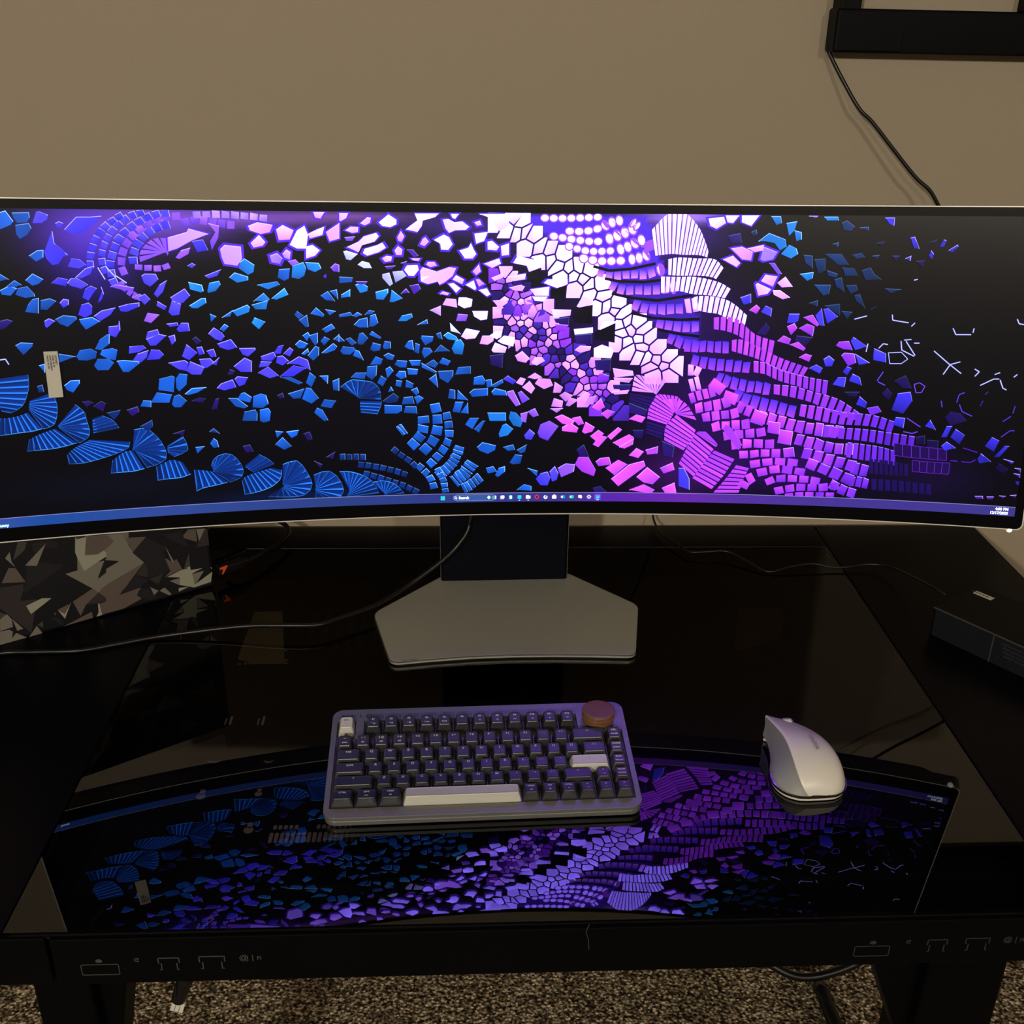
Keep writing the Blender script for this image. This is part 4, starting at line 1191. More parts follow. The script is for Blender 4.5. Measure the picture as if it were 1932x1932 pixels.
icon(-.0245, [(0, 25), (22, 0), (0, -22), (-22, 0)], 'W'); icon(-.0195, [(-10, -20), (10, -20), (10, 10), (0, 22), (-10, 10)], (.05, .6, .4)); icon(-.0165, [(-8, -20), (8, -20), (10, 15), (0, 24), (-10, 15)], (1.5, .9, 1.3))
x = -.0085; st = .0106
rr(x, 24, 20, (.4, .4, .5), -6); rr(x+.0006, 22, 18, 'W', 4)
rr(x+st, 20, 25, 'T'); rr(x+st, 13, 18, 'W', 0)
rr(x+2*st, 23, 23, (.02, .75, .85)); rr(x+2*st, 8, 3, 'W', -40)
rr(x+3*st, 28, 19, 'W', -2); rr(x+3*st-.0008, 14, 8, 'W', 16); icon(x+3*st, [(-8, -18), (0, -2), (8, -18)], (.03, .02, .1)); rr(x+3*st, 8, 3, 'W', -40)
disc(x+4*st, 27, 'E', 0, 16); icon(x+4*st, [(11*math.cos(6.283*i/12), 17*math.sin(6.283*i/12)) for i in range(12)], (.03, .01, .1))
disc(x+5*st, 24, 'W', -2); icon(x+5*st, [(-4, 26), (24, 20), (14, 2), (0, 6)], (.02, .25, .7)); disc(x+5*st, 8, (.02, .02, .2), -2)
rr(x+6*st, 26, 20, 'W', -2); rr(x+6*st, 14, 6, 'W', 20)
rr(x+7*st+.0006, 20, 20, (.01, .3, .9)); rr(x+7*st-.0012, 12, 14, (.8, 1.2, 1.6))
rr(x+8*st+.0006, 20, 20, (.0, .75, .5)); rr(x+8*st-.0012, 12, 14, (.4, 1.2, .9))
rr(x+9*st-.0004, 20, 18, 'W', 4); icon(x+9*st, [(0, -8), (26, 4), (8, -26)], 'W')
for k in range(6): icon(x+10*st, [(math.cos(a)*r, math.sin(a)*r) for a, r in ((k*1.047-.35, 14), (k*1.047-.2, 27), (k*1.047+.2, 27), (k*1.047+.35, 14), (k*1.047, 7))], 'W')
rr(x+11*st, 40, 42, mul(tbc(.1), 2.2)); rr(x+11*st, 25, 22, (.02, .45, .75)); icon(x+11*st, [(-22, -10), (20, 18), (20, -20), (-22, -20)], (.05, .8, .9)); rr(x+11*st, 16, 3, 'W', -38)
def sctext(s, size, s0, t0, c, align='LEFT', bold=.0002):
    vs, fs = textpolys(s, size, align, bold); A.k += 30; d = .0004+A.k*7e-7
    for f in fs:
        i0 = len(A.v); A.v.extend(S(s0+vs[i][0], t0+vs[i][1], d) for i in f); A.f.append(tuple(range(i0, i0+len(f)))); A.c += [c]*len(f)
sctext('Search', .0046, -.0610, TC, col('W'))
sctext('4:03 PM', .0044, .5905, TC+.0022, (1.5, 1.6, 1.8), 'RIGHT')
sctext('12/17/2025', .0044, .5905, TC-.0026, (1.3, 1.6, 1.8), 'RIGHT')
sctext('Sunny', .0044, -.5755, TC-.0026, (.9, 1.5, 1.7), 'LEFT')
# faint defocused glow of the wallpaper itself, as a base layer
NU, NV = 240, 68
gs = []
for s0, t0, rs, rt, c in [(-.46, .150, .045, .03, (.12, .04, .7)), (-.38, .158, .06, .022, (.28, .10, 1.0)), (-.45, .12, .035, .035, (.05, .015, .5)), (-.28, .160, .07, .008, (.30, .10, .8)), (-.18, .163, .06, .005, (.30, .10, .6)),
                          (-.05, .155, .09, .012, (.05, .012, .30)), (.08, .13, .08, .02, (.04, .01, .25)), (.14, .145, .07, .02, (.16, .03, 1.0)), (.20, .166, .04, .006, (.8, .4, 2.2)), (.17, .05, .09, .05, (.04, .004, .2)),
                          (.25, -.05, .08, .05, (.035, .003, .16)), (.21, -.13, .05, .03, (.06, .005, .16)), (.33, -.12, .08, .03, (.03, .003, .14)), (-.45, -.13, .12, .02, (.001, .003, .012)), (-.25, -.155, .10, .008, (.0, .01, .07)), (0, 0, .5, .2, (.0012, .0005, .006)), (.5, -.13, .06, .03, (.008, .002, .04))]:
    gs.append((s0, t0, rs, rt, c))
gv = []; gc = []; gf = []
def inp(x, y, bd):
    r = False; j = len(bd)-1
    for i in range(len(bd)):
        if (bd[i][1] > y) != (bd[j][1] > y) and x < (bd[j][0]-bd[i][0])*(y-bd[i][1])/(bd[j][1]-bd[i][1])+bd[i][0]: r = not r
        j = i
    return r
QP = [(lambda a: list(zip(a[::2], a[1::2])))([float(x)*1e-4 for x in ln[2:].split()]) for ln in ART.split('\n') if ln[0] == 'Q']
for j in range(NV+1):
    for i in range(NU+1):
        s_ = -.5984+1.1968*i/NU; t_ = -.1686+.3372*j/NV
        gv.append(S(s_, t_, .0002)); cc = [.0006, .0005, .0011]
        for s0, t0, rs, rt, c in gs:
            e_ = math.exp(-((s_-s0)/rs)**2-((t_-t0)/rt)**2)
            for q in range(3): cc[q] += c[q]*e_*.6
        if s_ > 0 and t_ > 0 and any(inp(s_, t_, q) for q in QP): cc = [.09, .024, .95] if t_ > .1 else [.05, .012, .5]
        gc.append(tuple(cc))
for j in range(NV):
    for i in range(NU): a = j*(NU+1)+i; gf.append((a, a+1, a+NU+2, a+NU+1))
n0 = len(gv)
me = bpy.data.meshes.new('screen'); me.from_pydata(gv+A.v, [], gf+[tuple(i+n0 for i in f) for f in A.f])
ca = me.color_attributes.new('picture', 'FLOAT_COLOR', 'POINT')
buf = np.ones((len(gv)+len(A.v), 4), dtype=np.float32); buf[:, :3] = np.array(gc+A.c, dtype=np.float32); ca.data.foreach_set('color', buf.ravel())
M_scr = mat('screen_display', (.003, .003, .004), .25, 0, .25)
nt = M_scr.node_tree; at = nt.nodes.new('ShaderNodeAttribute'); at.attribute_name = 'picture'; pb = nt.nodes['Principled BSDF']
nt.links.new(at.outputs['Color'], pb.inputs['Emission Color']); pb.inputs['Emission Strength'].default_value = 1.0
scr = obj('screen', me, M_scr, mon)
# paper sticker on the glass
stk = [(-.5105, .0220), (-.4964, .0221), (-.4956, -.0272), (-.5099, -.0276)]
bm = bmesh.new(); a = [bm.verts.new(S(s_, t_, .0042)) for s_, t_ in stk]; b_ = [bm.verts.new(S(s_, t_, .0046)) for s_, t_ in stk]
for f in [a, b_]+[[a[i], a[(i+1) % 4], b_[(i+1) % 4], b_[i]] for i in range(4)]: bm.faces.new(f)
so = obj('paper_sticker', bm, M_label, mon); so['label'] = 'pale sticker with small print on the screen'
bm = bmesh.new()
def stxt(s, x0):
    vs, fs = textpolys(s, .0024, 'LEFT', .0001)
    for f in fs:
        q = []
        for i in f:
            a, b = vs[i]   # text runs downwards
            q.append(bm.verts.new(S(x0+b-.0022*0+(.018-(.018-a))*.02, .0180-a, .0048)))
        bm.faces.new(q)
for i, s in enumerate(['ODYSSEY', 'OLED G9 49', 'LS49CG954SUX', 'MADE  IN MX']): stxt(s, -.4990-i*.0027)
obj('sticker_print', bm, M_ink, so)
# stand
def pt(x, y): c, s = math.cos(-TH), math.sin(-TH); return (c*x-s*y, s*x+c*y)
outl = [pt(*p) for p in [(-.1442, -.1002), (-.095, -.0925), (-.045, -.0865), (.0044, -.0840), (.055, -.0838), (.105, -.0855), (.1592, -.0887), (.1803, .0379), (.0907, .1341), (-.0874, .1245), (-.1747, .0217)]]
def rcorner(p, idx, r=.012, n=5):
    o = []
    for i, q in enumerate(p):
        if i not in idx: o.append(q); continue
        a = Vector(p[i-1])-Vector(q); b = Vector(p[(i+1) % len(p)])-Vector(q); a = a.normalized()*r; b = b.normalized()*r; Q = Vector(q)
        for k in range(n+1):
            t = k/n; o.append(tuple((Q+a)*(1-t)**2+Q*2*t*(1-t)+(Q+b)*t*t))
    return o
ol = rcorner(outl, (0, 6, 7, 10))
bm = bmesh.new(); prism(bm, ol, .0015, .0065); base = obj('stand_base', bm, [M_alu], mon, bevel=.0012, seg=3)
base['label'] = 'silver plate with bevelled corners'
bm = bmesh.new(); prism(bm, [(x*.985, y*.985) for x, y in ol], 0, .0015); obj('base_pad', bm, M_rubber, base)
bm = bmesh.new()
n = len(ol)
for i in range(n):
    p, q = ol[i], ol[(i+1) % n]
    if (p[1] > .08 and q[1] > .08): continue
    quad(bm, [(p[0], p[1], .0042), (q[0], q[1], .0042), (q[0]*1.0, q[1], .0066), (p[0], p[1], .0066)])
bmesh.ops.solidify(bm, geom=bm.faces[:], thickness=.0006)
obj('base_edge', bm, M_alue, base)
bm = bmesh.new(); addtext(bm, 'ODYSSEY', .0052, Matrix.Translation((-.1370+.014, -.0915, .0067)) @ Matrix.Rotation(.09, 4, 'Z'), bold=.0001); obj('base_print', bm, mat('engraved_grey', (.22, .22, .2), .5), base)
x0, x1 = -.0843-.0005, .0922
bm = bmesh.new(); prism(bm, rrect(x0, x1, .1125, .150, .004, 3), .0062, .33); obj('stand_column', bm, M_col, mon, bevel=.0005)
for xx in (x0-.0001, x1+.0001):
    bm = bmesh.new(); box(bm, xx-.0003, xx+.0003, .114, .149, .0062, .33); obj('column_trim', bm, M_trimd, mon)
bm = bmesh.new(); box(bm, -.05, .05, .045, .115, .29, .37); obj('stand_mount', bm, M_black, mon, bevel=.004)

# ---------------- keyboard ----------------
KB = empty('keyboard', (-.0344, -.3211, 0), .0325, 'grey mechanical keyboard with dark keys, white space bar and wooden knob', 'keyboard')
U_ = .01905
KX0, KX1, KY0, KY1 = -.1588, .1588, -.0640, .0890
DY = .0062; FG = 1.43
def sz(y, a, b): return a+(b-a)*(y-KY0)/(KY1-KY0)
def slab(bm, outline, z0f, z1f, mi=0):
    a = [bm.verts.new((x, y, z0f(y))) for x, y in outline]; b = [bm.verts.new((x, y, z1f(y))) for x, y in outline]; n = len(outline)
    bm.faces.new(list(reversed(a))); bm.faces.new(b)
    for i in range(n): bm.faces.new((a[i], a[(i+1) % n], b[(i+1) % n], b[i]))
bm = bmesh.new(); slab(bm, rrect(KX0+.0008, KX1-.0008, KY0+.0008, KY1-.0008, .012, 8), lambda y: .0012, lambda y: sz(y, .0073, .026)); obj('case_bottom', bm, M_kcase, KB, bevel=.0012, seg=2)
# top frame: ring with key well opening and knob deck
bm = bmesh.new()
OUT = rrect(KX0, KX1, KY0, KY1, .012, 8)
zt = lambda y: sz(y, .0120, .0330); zb = lambda y: sz(y, .0080, .0265)
kl, kr = -8*U_-.0008, 8*U_+.0008
yb = -.0476+DY-U_/2-.0008; yn = .0286+DY+U_/2+.0010
yF = .0286+DY+FG*U_; yF1 = yF+U_/2+.0008
well = [(kl, yb), (kr, yb), (kr, yn), (kl+13.5*U_+.002, yn), (kl+13.5*U_+.002, yF1), (kl+1.5*U_, yF1), (kl+1.5*U_, yn), (kl+1*U_+.0012, yn), (kl+1*U_+.0012, yF1), (kl, yF1)]
from mathutils.geometry import delaunay_2d_cdt
vs = [Vector(p) for p in OUT]+[Vector(p) for p in well]; no = len(OUT); nw = len(well)
ed = [(i, (i+1) % no) for i in range(no)]+[(no+i, no+(i+1) % nw) for i in range(nw)]
rv, re_, rf, _, _, _ = delaunay_2d_cdt(vs, ed, [], 0, 1e-6)
def inpoly(p, poly):
    r = False; j = len(poly)-1
    for i in range(len(poly)):
        if (poly[i][1] > p[1]) != (poly[j][1] > p[1]) and p[0] < (poly[j][0]-poly[i][0])*(p[1]-poly[i][1])/(poly[j][1]-poly[i][1])+poly[i][0]: r = not r
        j = i
    return r
tv = [bm.verts.new((p.x, p.y, zt(p.y))) for p in rv]
for f in rf:
    c = sum((rv[i] for i in f), Vector((0, 0)))/len(f)
    if inpoly(c, OUT) and not inpoly(c, well): bm.faces.new([tv[i] for i in f])
for lp, zz in ((OUT, zb), (well, lambda y: sz(y, .0035, .0195))):
    a = [bm.verts.new((x, y, zt(y))) for x, y in lp]; b = [bm.verts.new((x, y, zz(y))) for x, y in lp]
    for i in range(len(lp)): bm.faces.new((a[i], a[(i+1) % len(lp)], b[(i+1) % len(lp)], b[i]))
a = [bm.verts.new((x, y, zb(y))) for x, y in OUT]; bm.faces.new(a)
bmesh.ops.remove_doubles(bm, verts=bm.verts, dist=1e-6)
obj('case_top', bm, M_kcase, KB, bevel=.0008, seg=2)
bm = bmesh.new(); box(bm, kl, kr, yb, yF1, .0100, .0106)
for v in bm.verts: v.co.z += .098*(v.co.y-KY0)-.004
obj('key_plate', bm, mat('plate_black', (.01, .01, .012), .5), KB)
bm = bmesh.new()
for i, s in enumerate(['A', '/', 'I', 'O']): addtext(bm, s, .0065 if i != 3 else .008, Matrix.Translation((-.1475+i*.0093, yF1+.0052, zt(yF1+.0052)+.0006)) @ Matrix.Rotation(.09, 4, 'X'), bold=.0001)
obj('engraved_letters', bm, M_ink, KB)
ROWH = {0: (.0125, -.12), 1: (.0112, -.10), 2: (.0095, -.05), 3: (.0090, .02), 4: (.0092, .09), 5: (.0100, .16)}
def keycap(u0, w_, v, row, white, top, sub=None, small=False):
    cx = (u0+w_/2-8)*U_; cy = -(v-2.5)*U_+DY
    h, tilt = ROWH[row]; hw = w_*U_/2-.0006; hd = U_/2-.0006; tw = hw-.0030; td = hd-.0022
    sh = .0012 if row < 5 else .0005
    bm = bmesh.new()
    def ring(a, b, oy, zf, r, n=3): return [bm.verts.new((x, y+oy, zf(y))) for x, y in rrect(-a, a, -b, b, r, n)]
    r0 = ring(hw, hd, 0, lambda y: 0, .0012); r1 = ring(hw-.0003, hd-.0003, 0, lambda y: .0015, .0014)
    r2 = ring(tw+.0005, td+.0005, sh, lambda y: h-.0007-tilt*y, .0022); r3 = ring(tw, td, sh, lambda y: h-tilt*y-.0001, .002); r4 = ring(tw*.86 if w_ < 2 else tw*.96, td*.8, sh, lambda y: h-tilt*y-.0004, .002)
    n = len(r0)
    for A_, B_ in ((r0, r1), (r1, r2), (r2, r3), (r3, r4)):
        for i in range(n): bm.faces.new((A_[i], A_[(i+1) % n], B_[(i+1) % n], B_[i]))
    bm.faces.new(r4); bm.faces.new(list(reversed(r0)))
    base_z = .0118+.098*(cy-DY-KY0)
    nf = len(bm.faces)
    for s, size, oy in ((top, .0044 if not small else .0032, .0030), (sub, .0026, -.0026)):
        if s:
            M = Matrix.Translation((0, oy+sh, h-tilt*oy-.0001)) @ Matrix.Rotation(-math.atan(tilt), 4, 'X')
            addtext(bm, s, size, M, 1, bold=.00012)
    o = obj('keycap', bm, [M_keyw if white else M_key, M_legd if white else M_leg], KB)
    o.location = (cx, cy, base_z); o.rotation_euler = (math.atan(.105), 0, 0)
    if white: o['label'] = 'white keycap'
    return o
rows = [
    (1-FG, 0, [(0, 1, 'ESC', '---', 1)]+[(1.5+i, 1, 'F%d' % (i+1), ['* oo', '+ ()', '-- []', '-\\ oo', '& oo', '', '<<', '>|', '>>', '<)', '<-', '<+'][i], 0) for i in range(12)]),
    (1, 1, [(0, 1, '~', 'prtsc', 0)]+[(1+i, 1, ['1  !', '2 @', '3 #', '4 $', '5 %', '6 ^', '7 &', '8 *', '9 (', '0 )', '-  _', '= +'][i], ['bt1', 'bt2', 'bt3'][i] if i < 3 else None, 0) for i in range(12)]+[(13, 2, '<-', None, 0), (15, 1, 'DEL', 'PAUSE', 0)]),
    (2, 2, [(0, 1.5, 'TAB', None, 0)]+[(1.5+i, 1, c, None, 0) for i, c in enumerate(['Q', 'W', 'E', 'R', 'T', 'Y', 'U', 'I', 'O', 'P', '[ {', '] }'])]+[(13.5, 1.5, '\\  |', None, 0), (15, 1, 'HOME', 'SCRLK', 0)]),
    (3, 3, [(0, 1.75, 'CAPS', None, 0)]+[(1.75+i, 1, c, None, 0) for i, c in enumerate(['A', 'S', 'D', 'F', 'G', 'H', 'J', 'K', 'L', ';  :', "'  \""])]+[(12.75, 2.25, '-', None, 1), (15, 1, 'END', 'PRT SC', 0)]),
    (4, 4, [(0, 2.25, '^', None, 0)]+[(2.25+i, 1, c, None, 0) for i, c in enumerate(['Z', 'X', 'C', 'V', 'B', 'N', 'M', ',  <', '.  >', '/  ?'])]+[(12.25, 1.75, '^', None, 0), (14, 1, '^', '* o', 0), (15, 1, 'PGUP', 'PG DN', 0)]),
    (5, 5, [(0, 1.25, 'CTRL', None, 0), (1.25, 1.25, 'OPT', 'win', 0), (2.5, 1.25, 'CMD', 'alt', 0), (3.75, 6.25, None, None, 1), (10, 1, 'CMD', 'alt', 0), (11, 1, 'FN', '@', 0), (12, 1, 'CTRL', '8', 0), (13, 1, '<', '* <', 0), (14, 1, 'v', '* -', 0), (15, 1, '>', '* >', 0)]),
]
for v, row, keys in rows:
    for u0, w_, top, sub, wh in keys: keycap(u0, w_, v, row, wh, top, sub, small=bool(top and len(top) > 1))
kx, ky = (14.75-8)*U_+.0008, .0286+DY+1.40*U_
kz = zt(ky)-.0002
def lathe(prof, n=48):
    bm = bmesh.new(); pr = None
    for r, z in prof:
        ring = [bm.verts.new((r*math.cos(6.28318*i/n), r*math.sin(6.28318*i/n), z)) for i in range(n)]
        if pr:
            for i in range(n): bm.faces.new((pr[i], pr[(i+1) % n], ring[(i+1) % n], ring[i]))
        else: bm.faces.new(list(reversed(ring)))
        pr = ring
    bm.faces.new(pr); return bm
kn = obj('knob', lathe([(.0160, 0), (.0165, .0006), (.0165, .0028), (.0158, .0033), (.0158, .0040), (.0174, .0046), (.0180, .0056), (.0180, .0078), (.0172, .0083), (.0172, .0088), (.0180, .0094), (.0179, .0125), (.0170, .0136), (.0150, .0138)]), M_wood, KB, smooth=False, bevel=.0003)
kn.location = (kx, ky, kz+.0004); kn['label'] = 'round wooden volume knob'
for o_ in (-.15, .15):
    for y_ in (KY0+.012, KY1-.012):
        bm = bmesh.new(); cyl(bm, (o_*.9, y_), .006, 0, .0015, 16); obj('foot', bm, M_rubber, KB)

# ---------------- mouse ----------------
MS = empty('computer_mouse', (.3060, -.3040, 0), math.radians(3), 'white wireless mouse with grey thumb side and chrome base trim', 'mouse')
ST_ = [  # y, xLb, xR, hR, hT, xS, hS, xRb
    (-.0590, -.010, -.0085, .0080, .0084, .009, .0080, .0120),
    (-.0570, -.0210, -.0145, .0150, .0165, .0180, .0130, .0225),
    (-.0490, -.0325, -.0185, .0250, .0275, .0265, .0215, .0330),
    (-.0350, -.0390, -.0205, .0345, .0365, .0300, .0295, .0380),
    (-.0170, -.0375, -.0205, .0400, .0410, .0300, .0330, .0385),
    (.0010, -.0315, -.0205, .0410, .0405, .0280, .0320, .0360),
    (.0180, -.0270, -.0225, .0395, .0365, .0250, .0285, .0320),
    (.0340, -.0250, -.0245, .0370, .0320, .0215, .0230, .0275),
    (.0450, -.0255, -.0255, .0345, .0285, .0180, .0180, .0230),
    (.0480, -.0258, -.0258, .0335, .0270, .0165, .0160, .0210)]
def msurf(cols, name, m, thick=0):
    bm = bmesh.new(); prev = None
    for s in ST_:
        ring = [bm.verts.new(p) for p in cols(s)]
        if prev:
            for i in range(len(ring)-1): bm.faces.new((prev[i], prev[i+1], ring[i+1], ring[i]))
        prev = ring
    o = obj(name, bm, m, MS, smooth=True)
    ss = o.modifiers.new('sub', 'SUBSURF'); ss.levels = 2; ss.render_levels = 3; ss.boundary_smooth = 'PRESERVE_CORNERS'
    if thick: t = o.modifiers.new('sol', 'SOLIDIFY'); t.thickness = thick; t.offset = -1
    return o
def topc(s):
    y, xl, xr, hr, ht, xs, hs, xb = s; z0 = .0075
    xm = (xr+xs)/2
    return [(xr-.0002, y, hr-.0012), (xr+.0010, y, hr+.0004), (xr*.55+xm*.45, y, hr*.45+ht*.55+.0006), (xm, y, ht), (xs*.6+xm*.4, y, hs*.4+ht*.6), (xs, y, hs), (xs*.4+xb*.6, y, hs*.62+z0*.38), (xb, y, z0+.002), (xb, y, z0)]
def sidec(s):
    y, xl, xr, hr, ht, xs, hs, xb = s; z0 = .0075
    return [(xl, y, z0), (xl+.0006, y, z0+(hr-z0)*.12), (xl*.62+xr*.38+.001, y, z0+(hr-z0)*.33), (xl*.25+xr*.75+.001, y, z0+(hr-z0)*.65), (xr, y, hr-.0016), (xr+.0012, y, hr-.0006)]
msurf(topc, 'top_shell', M_mousew)
sd = msurf(sidec, 'thumb_grip', M_mouseg); sd['label'] = 'grey thumb side'
def base_ring(z0, z1, k, m, name):
    L = [(s[1]*k, s[0]) for s in ST_]+[(s[7]*k, s[0]) for s in reversed(ST_)]
    L = [(a*(1 if b < .01 else 1-.10*min(1, (b-.01)/.02)), b*(1+(k-1)*.6) if b < .02 else b*.97) for a, b in L]
    bm = bmesh.new(); prism(bm, [(v.x, v.y) for v in smooth_path([(a, b, 0) for a, b in L+[L[0]]], 4)[:-1]], z0, z1); return obj(name, bm, m, MS, bevel=.0006)
base_ring(.0010, .0048, .97, M_mousew, 'base_shell')
base_ring(.0046, .0080, 1.012, M_chrome, 'chrome_trim')
base_ring(0, .0011, .8, M_rubber, 'glide_pad')
# front wall closes the nose
bm = bmesh.new(); s = ST_[-1]; pr = sidec(s)[:-1]+topc(s)[1:]; bm.faces.new([bm.verts.new((x, y-.0005, z)) for x, y, z in pr]); obj('nose', bm, M_mousew, MS)
bm = bmesh.new(); tube(bm, [Vector((-.0065+i*.0085/4, .0420, .0248)) for i in range(5)], .0062, 20); obj('scroll_wheel', bm, M_mousew, MS, smooth=False, bevel=.0008)
bm = bmesh.new(); prism(bm, rrect(-.0085, .0040, .0340, .0478, .004, 4), .0200, .0292)
obj('wheel_well', bm, mat('wheel_recess', (.22, .22, .23), .6), MS)
bm = bmesh.new(); tube(bm, [Vector((-.0020, .0335, .0305)), Vector((-.0012, .0280, .0330)), Vector((-.0006, .0240, .0345)), Vector((.0004, .0180, .0361))], .00055, 6); obj('button_seam', bm, mat('seam_light', (.8, .8, .78), .4), MS)
bm = bmesh.new(); addtext(bm, 'RAZER', .0058, Matrix.Translation((.0070, -.0130, 0)) @ Matrix.Rotation(-math.pi/2+.03, 4, 'Z') @ Matrix.Scale(1.35, 4, (1, 0, 0)), bold=.00005)
def topz(y):
    for a, b in zip(ST_, ST_[1:]):
        if a[0] <= y <= b[0]: return a[4]+(b[4]-a[4])*(y-a[0])/(b[0]-a[0])
    return .03
for v in bm.verts: v.co.z = topz(v.co.y)+.0004
obj('printed_letters', bm, mat('grey_print', (.33, .32, .32), .5), MS)

# ---------------- camouflage box behind the monitor ----------------
CB = empty('camouflage_box', (-.4017, .113, 0), math.radians(33.66), 'tall box in grey black angular camouflage print behind the monitor at left', 'box')
bm = bmesh.new(); box(bm, -.36, 0, 0, .09, 0, .236); obj('carton', bm, mat('camo_black', (.006, .006, .009), .5), CB, bevel=.004)
CAMO = """2 -2649 781 -2382 750 -2394 678 -2447 563 -2460 537 -2263 500 -2406 55 -2638 421 -2698 506
3 -2303 971 -2150 986 -1861 862 -2139 742 -2404 620 -2365 750
3 -2205 1258 -2071 1260 -1910 1206 -1924 1121 -2054 1157 -2198 1099
1 -2325 992 -2044 1218 -2194 949
1 -2528 1149 -2463 1218 -2465 1087 -2435 997
g -2443 1100 -2356 1319 -2253 1293 -2298 1196
b -2511 1013 -2434 984 -2356 772 -2622 834
0 -2404 446 -2209 495 -2098 461 -2366 317
1 -2724 357 -2637 405 -2594 315 -2600 209 -2752 198
g -2707 453 -2649 404 -2724 357
1 -2589 323 -2488 146 -2561 139
1 -2753 193 -2646 183 -2611 145 -2639 56 -2578 114 -2466 2 -2789 -12
1 -2441 -1 -2328 134 -2280 7
g -2318 146 -2248 175 -2259 84
g -2106 249 -2071 253 -2097 198
b -2053 278 -1907 315 -1980 187
0 -2050 272 -1979 192 -1877 337 -1985 125
3 -2157 202 -2049 167 -2002 78 -2035 36
b -1855 335 -1593 447 -1527 370 -1710 237 -1793 104
1 -1884 745 -1676 757 -1465 799 -1393 794 -1499 591 -1475 417 -1527 370 -1593 447
X1 -1691 1206 -1567 1183 -1040 1102 -1073 863 -1153 275 -1484 419 -1504 562 -1193 731 -1384 796 -1320 860
0 -1693 1207 -1563 1182 -1571 1133 -1614 933 -1467 902 -1382 934 -1316 861 -1493 791 -1655 720 -1711 930 -1726 1005
1 -1711 930 -1655 720 -1734 754
b -1559 1180 -1317 1135 -1235 1016 -1381 939 -1467 902 -1614 933 -1587 1027
g -1394 789 -1202 733 -1509 558
x -1394 791 -1203 734 -1507 559
1 -1505 557 -1107 727 -1138 505 -1475 417
b -1475 417 -1127 586 -1155 383 -1278 250 -1172 259 -1199 63 -1521 37 -1537 208 -1409 210 -1527 370
2 -1527 370 -1409 210 -1709 242
0 -1559 215 -1542 210 -1526 34 -1604 32 -1569 85
b -2028 23 -1650 122 -1650 31
1 -1284 1132 -1101 1096 -1103 1033 -1029 827 -901 624 -1420 449 -1388 671 -1208 734 -1370 795 -1348 945 -1235 1034
b -1420 449 -901 624 -1044 482 -1282 252 -992 281 -1058 182 -1001 112 -1247 40 -1479 40
b -1084 1035 -828 984 -1027 812
3 -1032 806 -829 973 -598 779 -636 687 -574 432 -661 383 -871 401 -871 549 -901 624
2 -1031 478 -902 616 -871 549 -872 394
3 -1046 468 -1031 478 -877 358 -997 290 -1282 252
2 -875 372 -673 394 -757 255
3 -993 274 -881 225 -837 151 -795 62 -916 55 -1058 182
1 -871 249 -769 160 -835 113
1 -756 156 -685 187 -600 55 -641 52
0 -496 122 -368 95 -503 63
0 -634 327 -431 376 -349 374 -367 402 -309 430 -305 339 -141 321 -291 281 -270 107 -4 227 -48 78 -289 63 -484 164 -464 272
1 -292 274 -125 275 -263 105
b -626 603 -600 596 -542 527 -522 522 -477 561 -416 386 -667 333 -577 403
1 -606 796 -509 518 -542 527
g -397 380 -302 601 -305 399
b -375 850 -270 939 -170 920 -171 728
1 -163 918 -42 893 -143 735
2 -143 735 -42 893 40 886 20 638 -200 651
3 -628 962 -365 935 -300 682 -461 800
1 -608 262 -459 263 -491 166
1 -38 303 11 299 7 262"""
CC = {'0': (.36, .36, .28), '1': (.21, .195, .165), '2': (.035, .026, .030), '3': (.013, .012, .017), 'b': (.13, .10, .09), 'g': (.06, .058, .052), 'x': (.006, .006, .009), 'X': (.17, .165, .14)}
def camo_face(name, lines, dz=0):
    bm = bmesh.new(); mats = []; names = []
    for i, ln in enumerate(lines):
        k = ln[0]; a = [float(x)*1e-4 for x in ln.split()[1:]]; pts = list(zip(a[::2], a[1::2]))
        if k not in names: names.append(k); mats.append(M_camo[k])
        vs = [bm.verts.new((max(-.36, min(-.0012, x)), -.0003-i*.000012, max(.001, min(.235, y)))) for x, y in pts]
        bm.faces.new(vs).material_index = names.index(k)
    return obj(name, bm, mats, CB, recalc=False)
M_camo = {k: mat('camo_'+{'0': 'light', '1': 'mid', '2': 'brown', '3': 'charcoal', 'b': 'taupe', 'g': 'grey', 'x': 'ink', 'X': 'stone'}[k], v, .55) for k, v in CC.items()}
L0 = []
for ln in CAMO.split('\n'):
    if ln.startswith('X1'): ln = 'X'+ln[2:]
    L0.append(ln)
L0 = [l for l in L0 if l[0] == 'X']+[l for l in L0 if l[0] != 'X']
rc = random.Random(5)
extra = []
for i in range(26):
    x, y = rc.uniform(-.35, -.01), rc.uniform(.125, .23); s_ = rc.uniform(.012, .045); a = rc.uniform(0, 6.28)
    extra.append(rc.choice('012bg31')+' '+' '.join('%d %d' % ((x+s_*math.cos(a+t))*1e4, max(1180 if x > -.15 else 1400, (y+s_*.8*math.sin(a+t))*1e4)) for t in (0, rc.uniform(1.5, 2.4), rc.uniform(3.3, 4.6))))
camo_face('camouflage_print', L0+extra)

